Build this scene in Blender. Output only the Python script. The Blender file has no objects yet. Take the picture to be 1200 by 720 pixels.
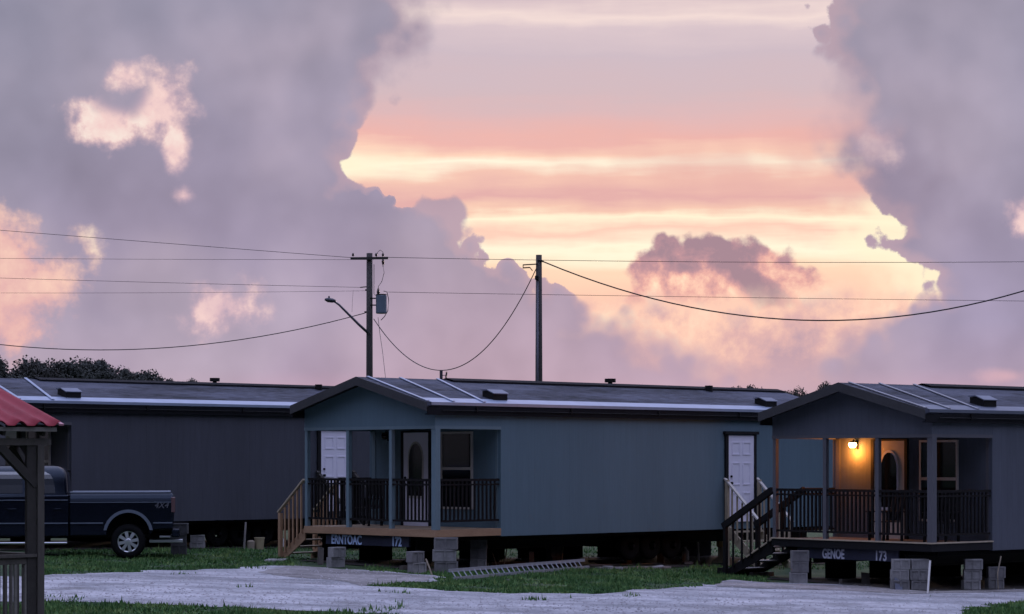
import bpy, math, random
import numpy as np
from mathutils import Vector, Matrix, noise as mnoise

random.seed(7)
R = math.radians
S = bpy.context.scene
COL = S.collection

# ---------------------------------------------------------------- camera
F = 2700.0 / 1200.0 * 36.0
CZ = 2.6
cam_d = bpy.data.cameras.new('camera')
cam = bpy.data.objects.new('camera', cam_d)
COL.objects.link(cam)
cam.location = (0, 0, CZ)
cam.rotation_euler = (R(90), 0, 0)
cam_d.sensor_width = 36
cam_d.lens = F
cam_d.shift_y = 0.15
cam_d.clip_start = 0.1
cam_d.clip_end = 5000
S.camera = cam


def gz(x, y=0):
    return -0.028 * (max(-16, min(14, x)) + 1.8)


def at(px, py):
    """world point on the ground that a measured photo point stands on"""
    z = 0
    for _ in range(20):
        Y = 2700 * (CZ - z) / (py - 540)
        X = (px - 600) / 2700 * Y
        z = gz(X)
    return Vector((X, Y, z))


def pt(px, py, Y):
    return Vector(((px - 600) / 2700 * Y, Y, CZ + (540 - py) / 2700 * Y))


# ---------------------------------------------------------------- mesh builder
class MB:
    def __init__(s):
        s.v = []
        s.f = []

    def add(s, vs, fs):
        n = len(s.v)
        s.v += [tuple(p) for p in vs]
        s.f += [tuple(i + n for i in f) for f in fs]
        return s

    def box(s, x0, x1, y0, y1, z0, z1):
        return s.add([(x0, y0, z0), (x1, y0, z0), (x1, y1, z0), (x0, y1, z0),
                      (x0, y0, z1), (x1, y0, z1), (x1, y1, z1), (x0, y1, z1)],
                     [(3, 2, 1, 0), (4, 5, 6, 7), (0, 1, 5, 4), (1, 2, 6, 5), (2, 3, 7, 6), (3, 0, 4, 7)])

    def bar(s, a, b, w, h, up=(0, 0, 1)):
        """rectangular bar from a to b, w sideways, h along up"""
        a = Vector(a); b = Vector(b)
        d = (b - a).normalized()
        side = d.cross(Vector(up))
        if side.length < 1e-4:
            side = d.cross(Vector((1, 0, 0)))
        side.normalize()
        u = side.cross(d).normalized()
        vs = []
        for p in (a, b):
            for sx, sy in ((-1, -1), (1, -1), (1, 1), (-1, 1)):
                vs.append(p + side * (sx * w / 2) + u * (sy * h / 2))
        return s.add(vs, [(3, 2, 1, 0), (4, 5, 6, 7), (0, 1, 5, 4), (1, 2, 6, 5), (2, 3, 7, 6), (3, 0, 4, 7)])

    def tube(s, pts, r, n=8, cap=True):
        pts = [Vector(p) for p in pts]
        rs = r if isinstance(r, (list, tuple)) else [r] * len(pts)
        vs = []
        for i, p in enumerate(pts):
            d = (pts[min(i + 1, len(pts) - 1)] - pts[max(i - 1, 0)]).normalized()
            a = d.cross(Vector((0, 0, 1)))
            if a.length < 1e-3:
                a = d.cross(Vector((1, 0, 0)))
            a.normalize()
            b = a.cross(d).normalized()
            for k in range(n):
                t = 2 * math.pi * k / n
                vs.append(p + a * (rs[i] * math.cos(t)) + b * (rs[i] * math.sin(t)))
        fs = []
        for i in range(len(pts) - 1):
            for k in range(n):
                fs.append((i * n + k, i * n + (k + 1) % n, (i + 1) * n + (k + 1) % n, (i + 1) * n + k))
        if cap:
            fs.append(tuple(reversed(range(n))))
            fs.append(tuple((len(pts) - 1) * n + k for k in range(n)))
        return s.add(vs, fs)

    def prism(s, poly, d):
        """closed polygon (3D points, any order) pushed along d"""
        n = len(poly)
        d = Vector(d)
        vs = [Vector(p) for p in poly] + [Vector(p) + d for p in poly]
        fs = [tuple(range(n)), tuple(reversed(range(n, 2 * n)))]
        fs += [(i, i + n, (i + 1) % n + n, (i + 1) % n) for i in range(n)]
        return s.add(vs, fs)

    def lathe_y(s, prof, c, n=32):
        """profile [(r, y)] spun about an axis parallel to y through c"""
        vs = []
        for r, y in prof:
            for k in range(n):
                t = 2 * math.pi * k / n
                vs.append((c[0] + r * math.cos(t), c[1] + y, c[2] + r * math.sin(t)))
        fs = []
        for i in range(len(prof) - 1):
            for k in range(n):
                fs.append((i * n + k, i * n + (k + 1) % n, (i + 1) * n + (k + 1) % n, (i + 1) * n + k))
        return s.add(vs, fs)

    def build(s, name, mat, parent=None, smooth=False, bevel=0, fix=True):
        me = bpy.data.meshes.new(name)
        me.from_pydata(s.v, [], s.f)
        if fix:
            import bmesh
            bm = bmesh.new(); bm.from_mesh(me)
            bmesh.ops.recalc_face_normals(bm, faces=bm.faces)
            bm.to_mesh(me); bm.free()
        if smooth:
            for p in me.polygons:
                p.use_smooth = True
        me.materials.append(mat)
        o = bpy.data.objects.new(name, me)
        COL.objects.link(o)
        if parent is not None:
            o.parent = parent
        if bevel:
            m = o.modifiers.new('bevel', 'BEVEL')
            m.width = bevel; m.segments = 3; m.limit_method = 'ANGLE'; m.angle_limit = R(35)
        return o


def tag(o, label, cat, group=None):
    o['label'] = label
    o['category'] = cat
    if group:
        o['group'] = group
    return o


def empty(name, loc, rz=0.0, label=None, cat=None, group=None):
    o = bpy.data.objects.new(name, None)
    COL.objects.link(o)
    o.location = loc
    o.rotation_euler = (0, 0, rz)
    o.empty_display_size = 0.3
    if label:
        tag(o, label, cat, group)
    return o


def copy_tree(o, parent=None):
    c = o.copy()
    COL.objects.link(c)
    if parent is not None:
        c.parent = parent
    for ch in list(o.children):
        copy_tree(ch, c)
    return c


# ---------------------------------------------------------------- materials
def lin(c):
    c = c / 255.0
    return c / 12.92 if c <= 0.04045 else ((c + 0.055) / 1.055) ** 2.4


def srgb(r, g, b):
    return (lin(r), lin(g), lin(b), 1.0)


def mat(name, col, rough=0.7, metal=0.0, var=0.15, scale=6.0, bump=0.0, bscale=40.0, stretch=(1, 1, 1),
        coat=0.0, spec=0.5, col2=None, mscale=1.2, grooves=None, coords='Object', emit=None, tight=.4):
    m = bpy.data.materials.new(name)
    m.use_nodes = True
    nt = m.node_tree
    b = nt.nodes['Principled BSDF']
    L = nt.links
    tc = nt.nodes.new('ShaderNodeTexCoord')
    mp = nt.nodes.new('ShaderNodeMapping')
    mp.inputs['Scale'].default_value = stretch
    L.new(tc.outputs[coords], mp.inputs['Vector'])
    n = nt.nodes.new('ShaderNodeTexNoise')
    n.inputs['Scale'].default_value = scale
    n.inputs['Detail'].default_value = 6
    n.inputs['Roughness'].default_value = 0.65
    L.new(mp.outputs[0], n.inputs['Vector'])
    n2 = nt.nodes.new('ShaderNodeTexNoise')
    n2.inputs['Scale'].default_value = mscale
    n2.inputs['Detail'].default_value = 4
    L.new(mp.outputs[0], n2.inputs['Vector'])
    add = nt.nodes.new('ShaderNodeMath'); add.operation = 'ADD'
    L.new(n.outputs['Fac'], add.inputs[0]); L.new(n2.outputs['Fac'], add.inputs[1])
    mr = nt.nodes.new('ShaderNodeMapRange')
    mr.inputs[1].default_value = 1 - tight; mr.inputs[2].default_value = 1 + tight
    L.new(add.outputs[0], mr.inputs[0])
    mix = nt.nodes.new('ShaderNodeMix'); mix.data_type = 'RGBA'
    c = col
    if col2 is None:
        mix.inputs[6].default_value = (c[0] * (1 - var), c[1] * (1 - var), c[2] * (1 - var), 1)
        mix.inputs[7].default_value = (c[0] * (1 + var), c[1] * (1 + var), c[2] * (1 + var), 1)
    else:
        mix.inputs[6].default_value = (*col[:3], 1)
        mix.inputs[7].default_value = (*col2[:3], 1)
    L.new(mr.outputs[0], mix.inputs[0])
    out = mix.outputs[2]
    h = None
    if grooves:
        axis, period, depth = grooves
        sep = nt.nodes.new('ShaderNodeSeparateXYZ'); L.new(tc.outputs[coords], sep.inputs[0])
        src = None
        for ax in axis:
            k = {'x': 0, 'y': 1, 'z': 2}[ax]
            if src is None:
                src = sep.outputs[k]
            else:
                a2 = nt.nodes.new('ShaderNodeMath'); a2.operation = 'ADD'
                L.new(src, a2.inputs[0]); L.new(sep.outputs[k], a2.inputs[1]); src = a2.outputs[0]
        dv = nt.nodes.new('ShaderNodeMath'); dv.operation = 'DIVIDE'; L.new(src, dv.inputs[0]); dv.inputs[1].default_value = period
        fr = nt.nodes.new('ShaderNodeMath'); fr.operation = 'FRACT'; L.new(dv.outputs[0], fr.inputs[0])
        lt = nt.nodes.new('ShaderNodeMath'); lt.operation = 'LESS_THAN'; L.new(fr.outputs[0], lt.inputs[0]); lt.inputs[1].default_value = 0.09
        ml = nt.nodes.new('ShaderNodeMath'); ml.operation = 'MULTIPLY_ADD'; L.new(lt.outputs[0], ml.inputs[0])
        ml.inputs[1].default_value = -depth; ml.inputs[2].default_value = 1.0
        h = ml.outputs[0]
    L.new(out, b.inputs['Base Color'])
    b.inputs['Roughness'].default_value = rough
    b.inputs['Metallic'].default_value = metal
    b.inputs['Specular IOR Level'].default_value = spec
    b.inputs['Coat Weight'].default_value = coat
    b.inputs['Coat Roughness'].default_value = 0.06
    if bump or h is not None:
        bp = nt.nodes.new('ShaderNodeBump')
        bp.inputs['Strength'].default_value = 1.0
        bp.inputs['Distance'].default_value = 0.01
        nb = nt.nodes.new('ShaderNodeTexNoise')
        nb.inputs['Scale'].default_value = bscale
        nb.inputs['Detail'].default_value = 5
        L.new(mp.outputs[0], nb.inputs['Vector'])
        mu = nt.nodes.new('ShaderNodeMath'); mu.operation = 'MULTIPLY'
        L.new(nb.outputs['Fac'], mu.inputs[0]); mu.inputs[1].default_value = bump
        hh = mu.outputs[0]
        if h is not None:
            ad = nt.nodes.new('ShaderNodeMath'); ad.operation = 'ADD'
            L.new(hh, ad.inputs[0]); L.new(h, ad.inputs[1]); hh = ad.outputs[0]
        L.new(hh, bp.inputs['Height'])
        L.new(bp.outputs[0], b.inputs['Normal'])
    if emit:
        b.inputs['Emission Color'].default_value = emit[0]
        b.inputs['Emission Strength'].default_value = emit[1]
    return m


M = {}
M['sid_grey'] = mat('siding_charcoal', (0.050, 0.053, 0.070), 0.75, var=0.18, scale=4, mscale=.7, stretch=(2, 2, .22), grooves=('xy', .203, .3), bump=.15)
M['sid_blue'] = mat('siding_slate_blue', (0.094, 0.152, 0.192), 0.8, var=0.10, scale=4, mscale=.7, stretch=(2, 2, .22), grooves=('xy', .203, .3), bump=.15)
M['sid_dark'] = mat('siding_dark_grey', (0.070, 0.078, 0.102), 0.8, var=0.18, scale=4, mscale=.7, stretch=(2, 2, .22), grooves=('xy', .203, .3), bump=.15)
M['trim_blue'] = mat('trim_slate_blue', (0.125, 0.185, 0.22), 0.7, var=0.12, scale=8)
M['trim_dark'] = mat('trim_dark_grey', (0.085, 0.085, 0.10), 0.7, var=0.12, scale=8)
M['black_trim'] = mat('black_painted_trim', (0.009, 0.009, 0.011), 0.65, var=0.2, spec=.2)
M['fascia'] = mat('dark_fascia_board', (0.010, 0.010, 0.013), 0.8, var=0.25, spec=.15)
M['rake'] = mat('rake_board', (0.034, 0.034, 0.038), 0.75, var=0.25, scale=10)
M['soffit'] = mat('soffit_board', (0.02, 0.02, 0.024), 0.85, spec=.15)
M['shingle'] = mat('asphalt_shingle', (0.010, 0.012, 0.020), 0.75, var=0.0, col2=(0.078, 0.084, 0.118), tight=.2, spec=.22, scale=5, mscale=.55, stretch=(.45, 1.6, 1.6), bump=.5, bscale=55)
M['metal_strip'] = mat('galvanised_strip', (0.36, 0.42, 0.55), 0.42, 0.6, var=0.15, scale=3)
M['metal_dull'] = mat('dull_metal_strip', (0.16, 0.18, 0.24), 0.45, 0.6, var=0.15, scale=3)
M['strap_dull'] = mat('strip_grey', (0.30, 0.31, 0.36), 0.4, 0.5, var=0.15, scale=3)
M['black_metal'] = mat('black_steel', (0.008, 0.008, 0.009), 0.6, 0.1, spec=.2)
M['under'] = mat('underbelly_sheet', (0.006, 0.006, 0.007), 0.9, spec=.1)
M['pine'] = mat('raw_pine', (0.40, 0.25, 0.15), 0.75, var=0.0, col2=(0.24, 0.14, 0.08), scale=9, stretch=(1, 1, 5), bump=.4)
M['pine_pale'] = mat('weathered_pale_pine', (0.36, 0.30, 0.22), 0.75, var=0.25, scale=9, bump=.3)
M['rail_pale'] = mat('pale_rail', (0.46, 0.43, 0.40), 0.7, var=.15)
M['pine_deck'] = mat('pine_deck_boards', (0.33, 0.24, 0.16), 0.75, var=0.3, scale=6, grooves=('y', .14, .8), bump=.3)
M['dark_wood'] = mat('dark_and_shaded_wood', (0.009, 0.008, 0.009), 0.7, var=0.3, spec=.15)  # dark railing wood; on the lamp lit home's stairs it stands for shade
M['white_paint'] = mat('white_door_paint', (0.74, 0.71, 0.82), 0.5, var=0.04)
M['cream_trim'] = mat('cream_trim', (0.48, 0.44, 0.41), 0.55, var=0.08)
M['glass'] = mat('dark_window_glass', (0.003, 0.004, 0.006), 0.06, var=0.05, spec=0.4)
M['auto_glass'] = mat('tinted_car_glass', (0.004, 0.007, 0.014), 0.05, var=0.05, spec=1.0, coat=1.0)
M['auto_glass'].node_tree.nodes['Principled BSDF'].inputs['Coat IOR'].default_value = 1.75
M['block'] = mat('concrete_block', (0.15, 0.148, 0.15), 0.95, var=0.0, col2=(0.34, 0.33, 0.335), scale=7, mscale=2.2, bump=1.2, bscale=50, spec=.15)
M['block_b'] = mat('damp_concrete_block', (0.10, 0.10, 0.105), 0.95, var=0.0, col2=(0.25, 0.24, 0.245), scale=6, mscale=2, bump=1.2, bscale=50, spec=.15)
M['banner_grey'] = mat('blue_grey_board', (0.13, 0.14, 0.19), 0.8, var=.25, scale=8)
M['block_dark'] = mat('dark_concrete_block', (0.06, 0.06, 0.065), 0.92, var=0.3, scale=9, bump=.8)  # darker copy of the pier block colour
M['banner'] = mat('navy_frame_paint', (0.010, 0.013, 0.035), 0.6, var=0.3)
M['letter'] = mat('pale_blue_lettering', (0.42, 0.55, 0.80), 0.6, var=0.25, scale=14)
M['letter_grey'] = mat('pale_grey_lettering', (0.45, 0.47, 0.58), 0.6, var=0.3, scale=14)
M['paint'] = mat('black_truck_paint', (0.0035, 0.0045, 0.010), 0.14, 0.0, var=0.1, spec=.36)
M['paint'].node_tree.nodes['Principled BSDF'].inputs['Specular Tint'].default_value = (.68, .84, 1.08, 1)
M['paint'].node_tree.nodes['Principled BSDF'].inputs['Coat IOR'].default_value = 1.55
M['flare'] = mat('flare_reflect_grey', (0.16, 0.19, 0.25), 0.3, 0.3, var=0.06, coat=.8)  # lighter blue grey carries the sky reflection on flares and bed rails
M['chrome'] = mat('chrome', (0.72, 0.74, 0.78), 0.16, 1.0, var=0.05)
M['alu'] = mat('wheel_aluminium', (0.75, 0.77, 0.82), 0.28, 0.8, var=0.05)
M['rubber'] = mat('tyre_rubber', (0.008, 0.008, 0.009), 0.9, var=0.2, spec=.12)
M['tail'] = mat('tail_lamp_plastic', (0.13, 0.07, 0.075), 0.2, coat=.6)
M['decal'] = mat('grey_decal', (0.12, 0.12, 0.145), 0.5, var=.3)
M['red_roof'] = mat('red_corrugated_metal', (0.19, 0.013, 0.024), 0.55, 0.0, var=0.0, col2=(0.31, 0.032, 0.05), scale=3, mscale=1.5, bump=.1, spec=.2)
M['roof_cap'] = mat('pink_roof_cap', (0.50, 0.22, 0.27), 0.4, 0.2, var=0.12)
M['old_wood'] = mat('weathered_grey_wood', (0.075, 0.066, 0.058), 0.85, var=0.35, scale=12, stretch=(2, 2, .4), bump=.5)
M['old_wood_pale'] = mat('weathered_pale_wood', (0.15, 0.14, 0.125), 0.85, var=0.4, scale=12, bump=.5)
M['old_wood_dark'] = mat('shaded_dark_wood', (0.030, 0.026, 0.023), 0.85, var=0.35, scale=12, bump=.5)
M['pole_wood'] = mat('creosote_pole_wood', (0.040, 0.034, 0.032), 0.85, var=0.35, scale=8, stretch=(3, 3, .3), bump=.5)
M['wire'] = mat('black_cable', (0.015, 0.014, 0.016), 0.6)
M['transformer'] = mat('transformer_grey_paint', (0.13, 0.165, 0.22), 0.45, 0.1, var=0.12)
M['lamp_metal'] = mat('lamp_arm_metal', (0.06, 0.06, 0.075), 0.4, 0.5)
M['porcelain'] = mat('brown_porcelain', (0.05, 0.03, 0.028), 0.3)
M['ladder'] = mat('ladder_aluminium', (0.36, 0.38, 0.44), 0.45, 0.5, var=.15)
M['plank'] = mat('grey_plank', (0.24, 0.22, 0.21), 0.85, var=.3, scale=10, bump=.4)
M['pvc'] = mat('white_plastic', (0.78, 0.76, 0.74), 0.4, var=.06)
M['stick'] = mat('bare_stick', (0.30, 0.25, 0.19), 0.8, var=.25)
M['yellow'] = mat('yellow_plastic', (0.42, 0.28, 0.10), 0.45, var=.15)
M['tan'] = mat('tan_plastic', (0.36, 0.30, 0.19), 0.5, var=.15)
M['bark'] = mat('tree_bark', (0.05, 0.04, 0.033), 0.9, var=.3, bump=.6)
M['leaf'] = mat('dark_foliage', (0.014, 0.018, 0.015), 0.8, var=0.0, col2=(0.032, 0.036, 0.029), scale=.8, mscale=.25)
M['leaf2'] = mat('brownish_foliage', (0.020, 0.020, 0.018), 0.8, var=0.0, col2=(0.040, 0.038, 0.032), scale=.8, mscale=.25)
M['bulb'] = mat('lamp_glass', (1, .7, .4), 0.4, emit=((1.0, 0.52, 0.15, 1), 34.0))


def ground_mat(name, cols, scales, rough=0.95, bump=.6, bscale=30, spec=0.3, streak=None):
    """three-colour patchy ground in object space"""
    m = bpy.data.materials.new(name); m.use_nodes = True
    nt = m.node_tree; b = nt.nodes['Principled BSDF']; L = nt.links
    tc = nt.nodes.new('ShaderNodeTexCoord')
    def nz(s, d=8, r=.65):
        n = nt.nodes.new('ShaderNodeTexNoise')
        n.inputs['Scale'].default_value = s; n.inputs['Detail'].default_value = d; n.inputs['Roughness'].default_value = r
        L.new(tc.outputs['Object'], n.inputs['Vector'])
        return n.outputs['Fac']
    def rng(f, a, c):
        r = nt.nodes.new('ShaderNodeMapRange'); r.interpolation_type = 'SMOOTHSTEP'
        r.inputs[1].default_value = a; r.inputs[2].default_value = c
        L.new(f, r.inputs[0]); return r.outputs[0]
    x1 = nt.nodes.new('ShaderNodeMix'); x1.data_type = 'RGBA'
    L.new(rng(nz(scales[0]), .38, .62), x1.inputs[0])
    x1.inputs[6].default_value = (*cols[0], 1); x1.inputs[7].default_value = (*cols[1], 1)
    x2 = nt.nodes.new('ShaderNodeMix'); x2.data_type = 'RGBA'
    L.new(rng(nz(scales[1]), .55, .75), x2.inputs[0])
    L.new(x1.outputs[2], x2.inputs[6]); x2.inputs[7].default_value = (*cols[2], 1)
    x3 = nt.nodes.new('ShaderNodeMix'); x3.data_type = 'RGBA'; x3.blend_type = 'MULTIPLY'
    x3.inputs[0].default_value = .75
    L.new(x2.outputs[2], x3.inputs[6])
    cr = nt.nodes.new('ShaderNodeMapRange'); L.new(nz(scales[2], 4, .7), cr.inputs[0])
    cr.inputs[1].default_value = .3; cr.inputs[2].default_value = .7; cr.inputs[3].default_value = .45; cr.inputs[4].default_value = 1.35
    src = cr.outputs[0]
    if streak:
        mp = nt.nodes.new('ShaderNodeMapping'); mp.inputs['Scale'].default_value = (.10, 1.0, 1.0)
        L.new(tc.outputs['Object'], mp.inputs[0])
        sn = nt.nodes.new('ShaderNodeTexNoise'); sn.inputs['Scale'].default_value = .75; sn.inputs['Detail'].default_value = 6; sn.inputs['Roughness'].default_value = .6
        L.new(mp.outputs[0], sn.inputs['Vector'])
        sr = nt.nodes.new('ShaderNodeMapRange'); sr.inputs[1].default_value = .35; sr.inputs[2].default_value = .58; sr.inputs[3].default_value = streak; sr.inputs[4].default_value = 1.06
        L.new(sn.outputs[0], sr.inputs[0])
        mm = nt.nodes.new('ShaderNodeMath'); mm.operation = 'MULTIPLY'; L.new(src, mm.inputs[0]); L.new(sr.outputs[0], mm.inputs[1]); src = mm.outputs[0]
    cb = nt.nodes.new('ShaderNodeCombineColor')
    for i in range(3):
        L.new(src, cb.inputs[i])
    L.new(cb.outputs[0], x3.inputs[7])
    L.new(x3.outputs[2], b.inputs['Base Color'])
    b.inputs['Roughness'].default_value = rough
    b.inputs['Specular IOR Level'].default_value = spec
    bp = nt.nodes.new('ShaderNodeBump'); bp.inputs['Distance'].default_value = .03; bp.inputs['Strength'].default_value = bump
    L.new(nz(bscale, 5), bp.inputs['Height']); L.new(bp.outputs[0], b.inputs['Normal'])
    return m


M['turf'] = ground_mat('turf_ground', [(0.022, 0.046, 0.020), (0.045, 0.078, 0.030), (0.10, 0.09, 0.065)], (.9, .35, 7))
M['gravel'] = ground_mat('pale_gravel', [(0.31, 0.31, 0.335), (0.46, 0.45, 0.48), (0.17, 0.165, 0.165)], (.8, .45, 9), bump=.45, bscale=30, streak=.50)
M['apron'] = ground_mat('grey_dirt', [(0.20, 0.185, 0.185), (0.30, 0.28, 0.28), (0.12, 0.11, 0.105)], (.8, .5, 7), bump=.7, bscale=18, streak=.6)
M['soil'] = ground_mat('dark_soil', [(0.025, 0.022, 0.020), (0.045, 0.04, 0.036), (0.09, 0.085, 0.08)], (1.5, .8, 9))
M['stone'] = mat('loose_stone', (0.36, 0.34, 0.36), 0.95, var=.35, scale=2, coords='Generated')


def grass_mat():
    m = bpy.data.materials.new('grass_blade'); m.use_nodes = True
    nt = m.node_tree; b = nt.nodes['Principled BSDF']; L = nt.links
    tc = nt.nodes.new('ShaderNodeTexCoord')
    n = nt.nodes.new('ShaderNodeTexNoise'); n.inputs['Scale'].default_value = .9; n.inputs['Detail'].default_value = 5
    L.new(tc.outputs['Object'], n.inputs['Vector'])
    n2 = nt.nodes.new('ShaderNodeTexNoise'); n2.inputs['Scale'].default_value = 14; n2.inputs['Detail'].default_value = 2
    L.new(tc.outputs['Object'], n2.inputs['Vector'])
    a = nt.nodes.new('ShaderNodeMath'); a.operation = 'ADD'; L.new(n.outputs[0], a.inputs[0]); L.new(n2.outputs[0], a.inputs[1])
    r = nt.nodes.new('ShaderNodeValToRGB')
    mr = nt.nodes.new('ShaderNodeMapRange'); mr.inputs[1].default_value = .65; mr.inputs[2].default_value = 1.35
    L.new(a.outputs[0], mr.inputs[0]); L.new(mr.outputs[0], r.inputs[0])
    r.color_ramp.elements[0].color = (0.024, 0.062, 0.024, 1)
    r.color_ramp.elements[1].color = (0.20, 0.26, 0.085, 1)
    e = r.color_ramp.elements.new(.5); e.color = (0.068, 0.155, 0.046, 1)
    L.new(r.outputs[0], b.inputs['Base Color'])
    b.inputs['Roughness'].default_value = .75
    b.inputs['Specular IOR Level'].default_value = .2
    return m


M['grass'] = grass_mat()

# ---------------------------------------------------------------- world sky
SUN_EL, SUN_AZ = R(4.0), R(4.5)      # azimuth measured from +Y towards +X


def build_world():
    w = bpy.data.worlds.new('World')
    S.world = w
    w.use_nodes = True
    nt = w.node_tree
    nt.nodes.clear()
    L = nt.links

    def N(t, **k):
        n = nt.nodes.new(t)
        for a, v in k.items():
            setattr(n, a, v)
        return n

    def setin(n, i, v):
        if hasattr(v, 'links') or isinstance(v, bpy.types.NodeSocket):
            L.new(v, n.inputs[i])
        elif v is not None:
            n.inputs[i].default_value = v

    def m(op, a, b=None, c=None, clamp=False):
        n = N('ShaderNodeMath', operation=op)
        n.use_clamp = clamp
        setin(n, 0, a); setin(n, 1, b); setin(n, 2, c)
        return n.outputs[0]

    def ss(x, a, b, lo=0.0, hi=1.0):
        n = N('ShaderNodeMapRange', interpolation_type='SMOOTHSTEP')
        setin(n, 0, x); setin(n, 1, a); setin(n, 2, b); setin(n, 3, lo); setin(n, 4, hi)
        return n.outputs[0]

    def noise(vec, scale, detail=8, rough=.55, dist=0.0):
        n = N('ShaderNodeTexNoise')
        L.new(vec, n.inputs['Vector'])
        n.inputs['Scale'].default_value = scale
        n.inputs['Detail'].default_value = detail
        n.inputs['Roughness'].default_value = rough
        n.inputs['Distortion'].default_value = dist
        return n.outputs['Fac']

    def mixc(f, a, b, blend='MIX'):
        n = N('ShaderNodeMix', data_type='RGBA', blend_type=blend)
        setin(n, 0, f); setin(n, 6, a); setin(n, 7, b)
        return n.outputs[2]

    def curve(x, pts, xmax, ymax):
        n = N('ShaderNodeFloatCurve')
        n.inputs[0].default_value = 1.0
        c = n.mapping.curves[0]
        pp = [(px / xmax, py / ymax) for px, py in pts]
        while len(c.points) < len(pp):
            c.points.new(.5, .5)
        for p, q in zip(c.points, pp):
            p.location = q
            p.handle_type = 'AUTO'
        n.mapping.update()
        setin(n, 1, m('DIVIDE', x, xmax))
        return m('MULTIPLY', n.outputs[0], ymax)

    def ramp(f, stops):
        n = N('ShaderNodeValToRGB')
        cr = n.color_ramp
        while len(cr.elements) < len(stops):
            cr.elements.new(.5)
        for e, (p, c) in zip(cr.elements, stops):
            e.position = p
            e.color = srgb(*c)
        setin(n, 0, f)
        return n.outputs[0]

    tc = N('ShaderNodeTexCoord')
    D = tc.outputs['Generated']
    nrm = N('ShaderNodeVectorMath', operation='NORMALIZE'); L.new(D, nrm.inputs[0]); D = nrm.outputs[0]
    sep = N('ShaderNodeSeparateXYZ'); L.new(D, sep.inputs[0])
    dx, dy, dz = sep.outputs
    az = m('ARCTAN2', dx, dy)                       # radians from +Y towards +X
    el = m('ARCSINE', dz)
    X = m('MULTIPLY_ADD', az, 27.0, 6.0)            # 100 units of the sky per 27th of a radian
    Y = m('MULTIPLY_ADD', el, -27.3, 5.4)           # 5.4 is the horizon, 0 is 11.3 degrees up

    # --- noise fields in direction space
    nA = noise(D, 22, 7, .55)
    nB = noise(D, 75, 4, .6)
    nM = noise(D, 13, 3, .5)
    nL = noise(D, 6, 2, .5)
    nI = noise(D, 30, 7, .62, .15)
    off = N('ShaderNodeVectorMath', operation='ADD'); L.new(D, off.inputs[0]); off.inputs[1].default_value = (.012, 0, .010)
    relief = m('SUBTRACT', nM, noise(off.outputs[0], 13, 3, .5))
    st = N('ShaderNodeVectorMath', operation='MULTIPLY'); L.new(D, st.inputs[0]); st.inputs[1].default_value = (10, 10, 85)
    nS = noise(st.outputs[0], 1.0, 4, .55)
    vo = N('ShaderNodeTexVoronoi', feature='SMOOTH_F1'); L.new(D, vo.inputs['Vector'])
    vo.inputs['Scale'].default_value = 70
    vo.inputs['Smoothness'].default_value = .4
    vo.inputs['Detail'].default_value = 1.0
    puff = m('SUBTRACT', .42, vo.outputs['Distance'])     # rounded lumps
    cA = m('SUBTRACT', nA, .5)
    cB = m('SUBTRACT', nB, .5)
    cM = m('SUBTRACT', nM, .5)

    Yc = m('MINIMUM', m('MAXIMUM', Y, 0.0), 5.4)
    cI = m('SUBTRACT', nI, .5)
    Yw = m('MINIMUM', m('MAXIMUM', m('ADD', Y, m('ADD', m('MULTIPLY', cI, .62), m('MULTIPLY', puff, .26))), 0.0), 5.4)
    xL = curve(Yw, [(0, 4.98), (.35, 4.95), (.65, 4.80), (1.0, 4.50), (1.4, 4.36), (1.9, 4.26), (2.1, 4.38), (2.26, 4.62),
                    (2.34, 5.30), (2.55, 5.50), (2.8, 5.78), (3.0, 6.25), (3.2, 6.75), (3.4, 7.0), (3.7, 7.45), (4.0, 7.9),
                    (4.3, 8.6), (5.4, 9.4)], 5.4, 12.0)
    xR = curve(m('ADD', m('MULTIPLY', Yw, .6), m('MULTIPLY', Yc, .4)), [(0, 9.68), (.3, 9.45), (.6, 9.45), (1.0, 9.75), (1.4, 9.80), (1.8, 9.75), (2.1, 9.8), (2.4, 10.03), (2.65, 10.10),
                    (2.85, 9.98), (2.96, 10.2), (3.1, 10.52), (3.3, 10.62), (3.48, 10.62), (3.62, 10.35), (3.8, 10.0), (4.0, 9.75),
                    (4.3, 9.15), (5.4, 9.0)], 5.4, 12.0)
    # rough, lumpy edge
    disp = m('ADD', m('ADD', m('MULTIPLY', cA, .75), m('MULTIPLY', cB, .40)), m('MULTIPLY', puff, .50))
    soft_low = ss(Y, 3.3, 4.2)                                   # lower rims melt into the haze
    soft_top = m('SUBTRACT', 1.0, ss(Y, .5, 1.6))
    wid = m('ADD', .045, m('ADD', m('MULTIPLY', soft_low, .8), m('MULTIPLY', soft_top, .28)))
    widR = m('ADD', .035, m('ADD', m('MULTIPLY', soft_low, .7), m('MULTIPLY', ss(m('ABSOLUTE', m('SUBTRACT', Y, 1.45)), 0.0, 1.0, 1.0, 0.0), .6)))
    dL = m('ADD', m('SUBTRACT', xL, X), disp)
    dR = m('ADD', m('SUBTRACT', X, xR), disp)

    def edge(d, wv):
        n = N('ShaderNodeMapRange', interpolation_type='SMOOTHSTEP')
        L.new(d, n.inputs[0]); L.new(m('MULTIPLY', wv, -1.0), n.inputs[1]); L.new(wv, n.inputs[2])
        return n.outputs[0]
    mL = edge(dL, wid)
    mR = edge(dR, widR)
    # the small heap that stands up out of the left bank
    hx = m('DIVIDE', m('SUBTRACT', X, 5.10), .46); hy = m('DIVIDE', m('SUBTRACT', Y, 2.62), .42)
    dH = m('ADD', m('SUBTRACT', 1.0, m('SQRT', m('ADD', m('MULTIPLY', hx, hx), m('MULTIPLY', hy, hy)))), m('MULTIPLY', disp, .9))
    mL = m('MAXIMUM', mL, ss(dH, -.05, .12))
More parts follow.
